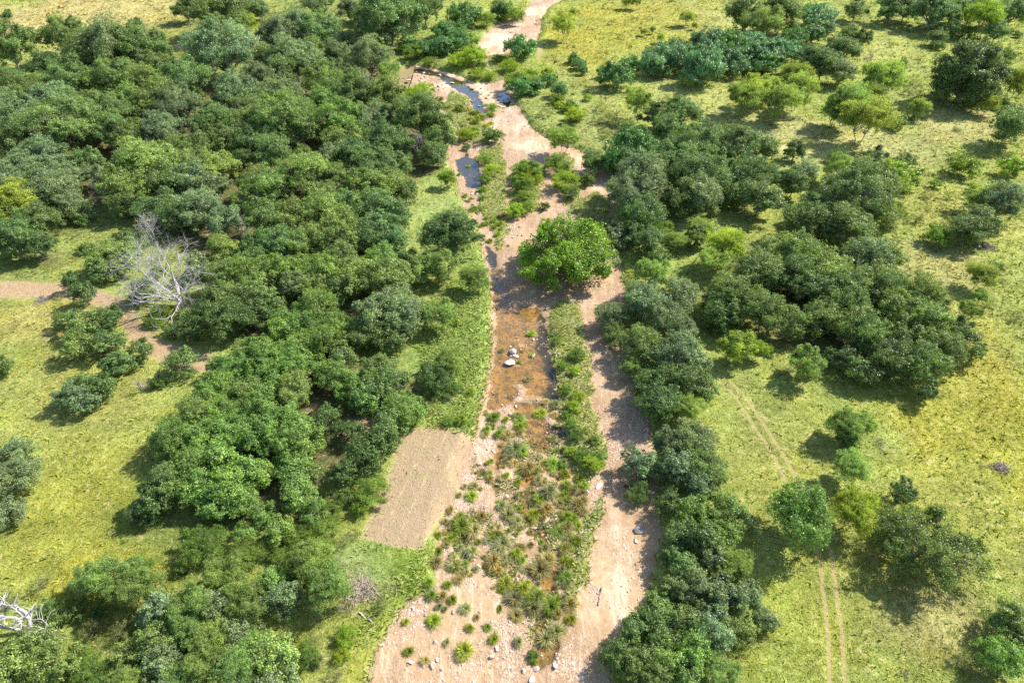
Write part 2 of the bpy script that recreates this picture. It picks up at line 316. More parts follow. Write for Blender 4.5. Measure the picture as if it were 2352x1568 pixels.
# ------------------------------------------------------------------ terrain
def grid(xs, ys):
    X, Y = np.meshgrid(xs, ys); nx, ny = len(xs), len(ys)
    i = np.arange(nx*ny).reshape(ny, nx)
    Fc = np.stack([i[:-1,:-1], i[:-1,1:], i[1:,1:], i[1:,:-1]], -1).reshape(-1, 4)
    return X.ravel(), Y.ravel(), Fc
def axis(lo, hi, fine_lo, fine_hi, st, gr):
    a = list(np.arange(fine_lo, fine_hi, st)); s = st; x = a[-1]
    while x < hi: s *= gr; x += s; a.append(x)
    s = st; x = fine_lo; b = []
    while x > lo: s *= gr; x -= s; b.append(x)
    return np.array(b[::-1]+a)
def tone_at(X, Y):
    col = np.tile(np.array([.24,.27,.065]), (len(X), 1)); 
    # project to the drawing to look up the tone patches
    for (x, y, rx, ry, c, wt) in TONES:
        cx, cy, _ = G(x, y); ex, _, _ = G(x+rx, y); _, e1, _ = G(x, y-ry) if y-ry > -60 else G(x, -60); _, e2, _ = G(x, y+ry)
        sx = abs(ex-cx)+1; sy = np.where(Y > cy, abs(e1-cy)+1, abs(cy-e2)+1)
        q = ((X-cx)/sx)**2+((Y-cy)/sy)**2+(fbm(X, Y, 14, 21)-.5)*2.2
        f = wt*(1-sstep(.1, 1.7, q))[:, None]
        col = col*(1-f)+np.array(c)*f
    k = fbm(X, Y, 9, 31); col = col*(0.8+.4*k)[:, None]*(.72+.56*fbm(X, Y, 3.2, 35, 3))[:, None]
    yl = sstep(.52, .7, fbm(X, Y, 5, 41))[:, None]*.3
    col = col*(1-yl)+col*np.array([1.15,1.0,.6])*yl
    col = col*np.array([1.05,1.10,1.16])
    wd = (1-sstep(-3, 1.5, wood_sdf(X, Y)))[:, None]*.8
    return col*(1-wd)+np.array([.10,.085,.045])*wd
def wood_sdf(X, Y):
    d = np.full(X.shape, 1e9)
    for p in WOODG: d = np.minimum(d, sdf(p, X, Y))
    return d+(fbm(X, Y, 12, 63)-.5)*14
def road_sdf(X, Y):
    d = np.full(X.shape, 1e9)
    for p in ROAD: d = np.minimum(d, sdf(p, X, Y))
    return d
xs = axis(-900, 900, -34, 34, .4, 1.018); ys = axis(-60, 1500, 20, 90, .4, 1.009)
X, Y, Fc = grid(xs, ys); db = bed_sdf(X, Y)
me = mesh_np("ground", np.stack([X, Y, z_ground(X, Y, db)], 1), Fc); smooth(me)
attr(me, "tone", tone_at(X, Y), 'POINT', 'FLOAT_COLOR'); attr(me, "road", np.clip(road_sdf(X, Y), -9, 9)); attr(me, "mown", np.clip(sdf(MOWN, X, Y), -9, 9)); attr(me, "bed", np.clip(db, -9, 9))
tk = pdist(TRK, X, Y, True)
for l in (TRK2, TRK3):
    q = pdist(l, X, Y, True); tk = np.where(np.abs(q) < np.abs(tk), q, tk)
yend = TRK[0][1]; attr(me, "track", np.clip(tk, -9, 9))
a, b = polyG([(958,985),(832,1232)]); e = (b-a)/np.linalg.norm(b-a); attr(me, "strip", (X-a[0])*-e[1]+(Y-a[1])*e[0])
link("ground", me, M_GROUND, kind='structure')
# creek bed sheet
xb = np.arange(-34, 36, .3); yb = axis(24, 520, 24, 150, .32, 1.006)
X, Y, Fc = grid(xb, yb); db = bed_sdf(X, Y)
keep = (db[Fc] < 2.2).any(1)
Z = z_bed(X, Y)
def compact(V, Fc, keep):
    Fc = Fc[keep]; u, inv = np.unique(Fc, return_inverse=True); return V[u], inv.reshape(Fc.shape), u
V, Fk, u = compact(np.stack([X, Y, Z], 1), Fc, keep)
me = mesh_np("creek_bed", V, Fk); smooth(me)
attr(me, "isl", np.clip(isl_sdf(X, Y)[u], -9, 9)); attr(me, "gravel", fbm(X, Y, 9, 51)[u])
deep = np.maximum(sstep(118, 124, Y)*1.0, 1-sstep(.6, 4.2, sdf(ISL[0], X, Y)+(fbm(X, Y, 4, 55)-.5)*4)); lw = pdist(BED[18:34], X, Y); deep = np.maximum(deep, .62*(1-sstep(.8, 3.0, lw)))  # not depth: where pools get their blue sky reflection as dark bed colour
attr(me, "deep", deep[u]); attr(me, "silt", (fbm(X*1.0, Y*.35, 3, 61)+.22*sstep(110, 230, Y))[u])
link("creek_bed", me, M_BED, kind='structure')
dp = pool_sdf(X, Y); dl = sdf(LOWZ, X, Y); kw = ((dp[Fc] < 1.2) | (dl[Fc] < 0)).any(1) & (db[Fc] < 1.5).any(1)
V, Fk, u = compact(np.stack([X, Y, np.full(X.shape, WATER_Z)], 1), Fc, kw)
link("water", mesh_np("water", V, Fk), M_WATER, kind='structure')
def z_at(X, Y):
    X = np.atleast_1d(np.asarray(X, float)); Y = np.atleast_1d(np.asarray(Y, float))
    return np.maximum(z_ground(X, Y), np.where(bed_sdf(X, Y) < 2.2, z_bed(X, Y), -9))
# ------------------------------------------------------------------ grass
rg = np.random.default_rng(11)
def blades(name, X, Y, Z, size, col, nb, lean, mat, tall=1.0):
    n = len(X); i = np.repeat(np.arange(n), nb); m = len(i)
    a = rg.random(m)*2*math.pi; s = size[i]*(.6+.8*rg.random(m))
    ox = np.cos(a); oy = np.sin(a); off = size[i]*.35*rg.random(m)
    cx = X[i]+ox*off; cy = Y[i]+oy*off; cz = Z[i]-.04
    wv = s*(.16+.16*rg.random(m)); le = lean*(.4+rg.random(m)); ht = s*tall*(.55+.5*rg.random(m))
    p0 = np.stack([cx-oy*wv, cy+ox*wv, cz], 1); p1 = np.stack([cx+oy*wv, cy-ox*wv, cz], 1)
    p2 = np.stack([cx+ox*s*le, cy+oy*s*le, cz+ht], 1)
    V = np.stack([p0, p1, p2], 1).reshape(-1, 3); me = mesh_np(name, V, np.arange(3*m).reshape(-1, 3))
    c = col[i]*(.7+.6*rg.random(m))[:, None]; attr(me, "tone", c, 'FACE', 'FLOAT_COLOR')
    return link(name, me, mat)
N = 520000
dd = np.exp(rg.random(N)*math.log(620/30))*30            # distance along the view, denser nearby
Yg = dd-6; Xg = (rg.random(N)*2-1)*(dd*1.05+35)
db = bed_sdf(Xg, Yg); rs = road_sdf(Xg, Yg); mw = sdf(MOWN, Xg, Yg); tk = np.abs(pdist(TRK, Xg, Yg)-.82)
ok = (db > .5+rg.random(N)) & (rs > .2+rg.random(N)*.8) & ((mw > .3-2.2*rg.random(N)**3) | (rg.random(N) < .05)) & (tk > .3) & ((wood_sdf(Xg, Yg) > -1) | (rg.random(N) < .15)) & (vn(Xg, Yg, 2.2, 71)+rg.random(N)*.7 > .45)
Xg, Yg = Xg[ok], Yg[ok]
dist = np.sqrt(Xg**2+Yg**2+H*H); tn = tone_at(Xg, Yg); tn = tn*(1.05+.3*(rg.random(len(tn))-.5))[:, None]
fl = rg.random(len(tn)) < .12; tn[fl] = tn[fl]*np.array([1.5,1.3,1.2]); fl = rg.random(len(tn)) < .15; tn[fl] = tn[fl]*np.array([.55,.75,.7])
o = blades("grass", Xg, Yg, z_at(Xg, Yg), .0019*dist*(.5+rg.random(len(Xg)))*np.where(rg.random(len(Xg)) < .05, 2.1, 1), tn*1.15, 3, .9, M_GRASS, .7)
tag(o, "yellow green meadow grass covering the ground on both sides of the creek", "grass", kind="stuff")
# taller grass on the sand islands and along the banks
N = 260000; Xb = rg.random(N)*66-33; Yb = 26+(rg.random(N)**1.6)*330
di = isl_sdf(Xb, Yb); db = bed_sdf(Xb, Yb); mw = sdf(MOWN, Xb, Yb); dp = pool_sdf(Xb, Yb)
bank = (db > .0) & (db < 3.5) & (rg.random(N) < .35) & (mw > .2) & (fbm(Xb, Yb, 6, 81) > .42)
lush = (db > 0) & (Xb < 0) & (sdf(polyG([(1000,640),(1128,640),(1134,800),(1118,920),(1085,1000),(980,980),(960,800)]), Xb, Yb) < 0) & (rg.random(N) < .8)
isl = (di < .3) & (rg.random(N) < .75) & (db < 0)
lz = (sdf(LOWZ, Xb, Yb) < 0) & (fbm(Xb, Yb, 2.0, 83) > .53) & (db < 0) & (rg.random(N) < .8)
ok = (bank | isl | lush | lz) & (rs.min() < 99)
Xb, Yb = Xb[ok], Yb[ok]; k = fbm(Xb, Yb, 5, 85)[:, None]
tn = np.array([.26,.37,.08])*(1-k)+np.array([.48,.48,.18])*k; lowz_ = (lz & ~isl)[ok]; tn[lowz_] = tn[lowz_]*.5+np.array([.36,.33,.17])*.5*(.7+.6*rg.random((lowz_.sum(), 1)))
tn = tn*(1+.5*(rg.random(len(tn))-.5))[:, None]
o = blades("tall_grass", Xb, Yb, z_at(Xb, Yb), .40*(.4+rg.random(len(Xb))), tn, 3, .8, M_GRASS, .95)
tag(o, "tall green grass growing on the creek banks and sand islands", "grass", kind="stuff")
# loose gravel on the bed
N = 90000; Xb = rg.random(N)*60-30; Yb = 26+(rg.random(N)**1.8)*260; db = bed_sdf(Xb, Yb)
gv = fbm(Xb, Yb, 4, 91); lz = sdf(LOWZ, Xb, Yb) < 3; ok = (db < .3) & ((gv > .56) | (lz & (gv > .42)))
Xb, Yb = Xb[ok], Yb[ok]; n = len(Xb); s = .05+.17*rg.random(n)**3
O8 = np.array([[1,0,0],[0,1,0],[-1,0,0],[0,-1,0],[0,0,.8],[0,0,-.8]]); F8 = np.array([[0,1,4],[1,2,4],[2,3,4],[3,0,4]])
V = O8[None]*s[:, None, None]*(.6+.8*rg.random((n, 6, 1))); an = rg.random(n)*6.28; ca, sa = np.cos(an)[:, None], np.sin(an)[:, None]
V = np.stack([V[...,0]*ca-V[...,1]*sa+Xb[:, None], V[...,0]*sa+V[...,1]*ca+Yb[:, None], V[...,2]+z_at(Xb, Yb)[:, None]], -1).reshape(-1, 3)
me = mesh_np("gravel", V, (F8[None]+np.arange(n)[:, None, None]*6).reshape(-1, 3)); o = link("gravel", me, M_ROCK)
tag(o, "loose grey and tan gravel strewn over the creek bed", "gravel", kind="stuff")
# ------------------------------------------------------------------ branches and crowns
def tubes(paths, sides=5):
    Vs, Fs, n = [], [], 0
    for P, Rr in paths:
        P = np.asarray(P, float); Rr = np.asarray(Rr, float); k = len(P)
        T = np.gradient(P, axis=0); T /= np.linalg.norm(T, axis=1)[:, None]+1e-9
        ref = np.where(np.abs(T[:, 2:3]) < .9, np.array([[0, 0, 1.]]), np.array([[1., 0, 0]]))
        A = np.cross(T, ref); A /= np.linalg.norm(A, axis=1)[:, None]+1e-9; B = np.cross(T, A)
        an = np.arange(sides)*2*math.pi/sides
        V = P[:, None]+Rr[:, None, None]*(A[:, None]*np.cos(an)[None, :, None]+B[:, None]*np.sin(an)[None, :, None])
        i = np.arange(k*sides).reshape(k, sides)+n; j = np.roll(i, -1, 1)
        Vs.append(V.reshape(-1, 3)); Fs.append(np.stack([i[:-1], j[:-1], j[1:], i[1:]], -1).reshape(-1, 4)); n += k*sides
    return np.concatenate(Vs), np.concatenate(Fs)
def curve(r, a, b, wob, k=5, sag=.0):
    t = np.linspace(0, 1, k)[:, None]; P = np.asarray(a)*(1-t)+np.asarray(b)*t; L = np.linalg.norm(np.asarray(b)-np.asarray(a))
    P = P+(r.random((k, 3))-.5)*wob*L*np.sin(t*math.pi); P[:, 2] += (sag*L*np.sin(t*math.pi))[:, 0]; return P
def quads(r, c, n, a, b, down=0.0):
    m = len(c); rv = r.normal(size=(m, 3)); rv[:, 2] -= down*3
    t1 = rv-(rv*n).sum(1)[:, None]*n; t1 /= np.linalg.norm(t1, axis=1)[:, None]+1e-9; t2 = np.cross(n, t1)
    a = a[:, None]; b = b[:, None]
    V = np.stack([c+t1*a, c+t2*b+n*a*.15, c-t1*a, c-t2*b+n*a*.15], 1).reshape(-1, 3)
    return V, np.arange(4*m).reshape(-1, 4)
def sph(r, n, lo=-1.0):
    z = lo+(1-lo)*r.random(n); a = r.random(n)*2*math.pi; q = np.sqrt(1-z*z); return np.stack([q*np.cos(a), q*np.sin(a), z], 1)
ARCH = {}
def make_arch(key, seed, R, V, Hc, nl, lr, ns, sr, nleaf, leaf, low=-.25, asp=.7, down=0., stems=1, trunk=.05, open_=1.0, rnd=.6, th=.3, barkmat=None, leafmat=None, fill=2, twig=False, irr=.25, spray=.5, hole=.3):
    r = np.random.default_rng(seed); ell = np.array([r.uniform(.86, 1.14), r.uniform(.86, 1.14), 1])
    g = np.arange(nl)+.5; z = 1-(1-low)*g/nl; ph = g*2.39996+r.random()*6.28; q = np.sqrt(np.clip(1-z*z, 0, 1))
    D = np.stack([q*np.cos(ph), q*np.sin(ph), z], 1)+(r.random((nl, 3))-.5)*.7
    D /= np.linalg.norm(D, axis=1)[:, None]
    L = lr*(.55+.9*r.random(nl))*R
    rad = (R-L*.8)*(1-irr+2*irr*r.random(nl))
    Cn = D*rad[:, None]; Cn[:, 2] *= V/R; Cn = Cn*ell
    if fill:
        extra = (r.random((fill, 3))-.5)*np.array([R, R, V*.6])*.8; Cn = np.concatenate([Cn, extra]); L = np.concatenate([L, np.full(fill, lr*R*1.1)])
    cs, nn, vs, subs = [], [], [], []
    for i in range(len(Cn)):
        S = sph(r, ns, -.6)*(.35+.75*r.random((ns, 1))); sc = Cn[i]+S*L[i]*np.array([1, 1, .8]); srr = sr*L[i]*(.3+1.1*r.random(ns)**1.6); subs.append((Cn[i], sc))
        # sprays reaching out past the mass of the limb
        m = int(ns*spray); out = Cn[i]/(np.linalg.norm(Cn[i])+1e-6)+r.normal(size=(m, 3))*.55; out /= np.linalg.norm(out, axis=1)[:, None]
        sp2 = Cn[i]+out*L[i]*(.85+.45*r.random((m, 1))); sc = np.concatenate([sc, sp2]); srr = np.concatenate([srr, sr*L[i]*(.18+.25*r.random(m))])
        for j in range(len(sc)):
            rel = srr[j]/(sr*L[i]); k = int(nleaf*(.12+.95*rel**1.3)); E = sph(r, k, -.8)
            st = np.array([1, 1, .62])*(.7+.6*r.random(3))
            p = sc[j]+E*srr[j]*(1-th+1.4*th*r.random(k))[:, None]*st+r.normal(size=(k, 3))*leaf*1.1
            nv = E*.5+(p/R)*.45+r.normal(size=(k, 3))*rnd*.75; nv[:, 2] += .25; nv /= np.linalg.norm(nv, axis=1)[:, None]
            cs.append(p); nn.append(nv); vs.append(.22*((i*7919 % 97)/97)+.3*r.random()+.48*r.random(k))
    c = np.concatenate(cs); nv = np.concatenate(nn); v = np.concatenate(vs)
    wv = R*.16; ho = np.sin(c[:,0]/wv+seed)*np.sin(c[:,1]/wv*1.13+2*seed)*np.sin(c[:,2]/wv*1.4+seed*.7)+.5*np.sin(c[:,0]/wv*2.3+c[:,2]/wv*1.7)*np.sin(c[:,1]/wv*2.1)
    c[:, 2] += Hc; k = (c[:, 2] > .05) & (ho+r.normal(size=len(ho))*.12 < 1-hole*1.6); c, nv, v = c[k], nv[k], v[k]
    a = leaf*(.5+.9*r.random(len(c))); Vq, Fq = quads(r, c, nv, a, a*asp, down)
    me = mesh_np(key+"_crown", Vq, Fq); attr(me, "v", v, 'FACE'); me.materials.append(leafmat or M_LEAF)
    paths = []; tr = trunk*R
    for s in range(stems):
        a0 = s*2*math.pi/stems+r.random(); sp_ = 0 if stems == 1 else .10*R
        base = np.array([math.cos(a0)*sp_*.4, math.sin(a0)*sp_*.4, -.3]); fork = np.array([math.cos(a0)*sp_*2+(r.random()-.5)*.2*R, math.sin(a0)*sp_*2+(r.random()-.5)*.2*R, max(.22*Hc, Hc-V*.95)])
        paths.append((curve(r, base, fork, .12, 5), np.linspace(tr*1.25, tr*.8, 5)/math.sqrt(stems)))
        for i in range(s, len(Cn), stems):
            e = Cn[i]+np.array([0, 0, Hc]); paths.append((curve(r, fork, e, .25, 6, .06), np.linspace(tr*.5, tr*.16, 6)))
            for q_ in subs[i][1][::(1 if twig else 2)]:
                e2 = q_+(q_-Cn[i])*.25+np.array([0, 0, Hc]); paths.append((curve(r, e*.75+fork*.25, e2, .25, 4), np.linspace(tr*.2, tr*.06, 4)))
    Vt, Ft = tubes(paths); tm = mesh_np(key+"_trunk", Vt, Ft); smooth(tm); tm.materials.append(barkmat or M_BARK)
    ARCH.setdefault(key.split('.')[0], []).append((me, tm, R, Hc, V))
for s in range(4): make_arch("oakL", 100+s, 6.0, 4.6, 5.9, 26, .30, 22, .46, 135, .10, -.4, .75, trunk=.05, th=.65, rnd=.8, irr=.32, fill=4)
for s in range(4): make_arch("oakM", 120+s, 3.7, 3.0, 3.7, 17, .35, 18, .48, 115, .085, -.5, .75, trunk=.045, th=.65, rnd=.8, irr=.3)
for s in range(3): make_arch("oakS", 140+s, 2.0, 1.7, 1.95, 12, .38, 12, .5, 95, .07, -.7, .75, trunk=.05, th=.5, irr=.3)
for s in range(3): make_arch("mesq", 160+s, 3.2, 2.5, 4.1, 17, .34, 13, .48, 165, .10, -.35, .38, down=.6, hole=.15, stems=2, trunk=.028, th=.8, rnd=1.1, leafmat=M_SOFT, fill=1, twig=True, irr=.35)
for s in range(3): make_arch("vine", 180+s, 3.6, 2.6, 2.1, 20, .31, 11, .40, 130, .11, -.3, .5, down=.9, trunk=.03, th=.35, leafmat=M_VINE, irr=.3)
for s in range(3): make_arch("will", 200+s, 2.2, 1.7, 1.7, 13, .36, 10, .5, 120, .10, -.3, .25, down=-.7, stems=3, trunk=.02, th=.7, rnd=1.0, leafmat=M_SOFT, irr=.3)
for s in range(3): make_arch("bush", 220+s, 1.7, 1.2, 1.05, 10, .42, 9, .5, 100, .075, -.4, .6, stems=3, trunk=.03, th=.6, rnd=.9, irr=.3)
for s in range(2): make_arch("juni", 240+s, 1.6, 2.0, 1.9, 14, .36, 9, .45, 110, .075, -.6, .45, down=-.5, trunk=.04, th=.5, irr=.3)
make_arch("brit", 260, 9.0, 6.0, 5.3, 44, .23, 20, .46, 85, .15, -.6, .85, stems=3, trunk=.03, th=.6, irr=.28, fill=6)
for s in range(2): make_arch("open", 270+s, 6.0, 3.6, 4.1, 24, .27, 15, .46, 150, .105, -.2, .6, hole=.2, stems=2, trunk=.045, th=.7, irr=.38, fill=1, twig=True)
make_arch("dome", 290, 8.0, 6.4, 5.6, 42, .24, 22, .46, 120, .13, -.7, .75, trunk=.05, th=.6, rnd=.8, irr=.15, fill=8)
for s in range(2): make_arch("scru", 280+s, 1.8, 1.0, 1.0, 8, .4, 7, .5, 60, .075, -.3, .3, stems=5, trunk=.03, th=.8, rnd=1.2, leafmat=M_SOFT, twig=True, fill=0)
# code: archetypes, kind, category, adjective, colour
TY = dict(
 O=("oak","oak_tree","oak","dark green",(.152,.240,.070)), K=("oak","oak_tree","oak","very dark green",(0.108,0.185,0.048)),
 G=("oak","oak_tree","oak","grey-green",(.192,.272,.122)), L=("oak","oak_tree","oak","olive green",(.208,.30,.078)),
 B=("oak","oak_tree","oak","fresh green",(.18,.30,.064)), T=("oak","oak_tree","oak","blue-green",(0.162,0.281,0.095)),
 Y=("oak","oak_tree","oak","yellow-green",(.27,.34,.045)),
 M=("mesq","mesquite_tree","mesquite","feathery pale green",(.29,.38,.095)), N=("mesq","mesquite_tree","mesquite","feathery lime green",(.30,.42,.07)),
 P=("mesq","mesquite_tree","mesquite","feathery grey-green",(0.234,0.339,0.104)),
 V=("vine","vine_covered_shrub","shrub","dark green vine-draped",(0.117,0.260,0.062)), Q=("vine","vine_covered_shrub","shrub","blue-green vine-draped",(0.135,0.276,0.119)),
 W=("will","willow_bush","willow","bright yellow-green",(.27,.38,.045)), X=("will","willow_bush","willow","mid green",(.18,.28,.06)),
 S=("bush","bush","bush","dark green",(0.135,0.223,0.048)), U=("scru","bush","bush","thin grey-green",(0.234,0.276,0.104)), R=("bush","bush","bush","bright green",(.20,.33,.035)),
 H=("dome","oak_tree","oak","dark blue-green",(0.108,0.175,0.057)),
 J=("juni","juniper_bush","juniper","deep green",(0.081,0.159,0.043)), A=("brit","shade_tree","tree","vivid green",(.19,.33,.022)),
 Z=("open","oak_tree","oak","open-crowned dark green",(0.144,0.228,0.052)))
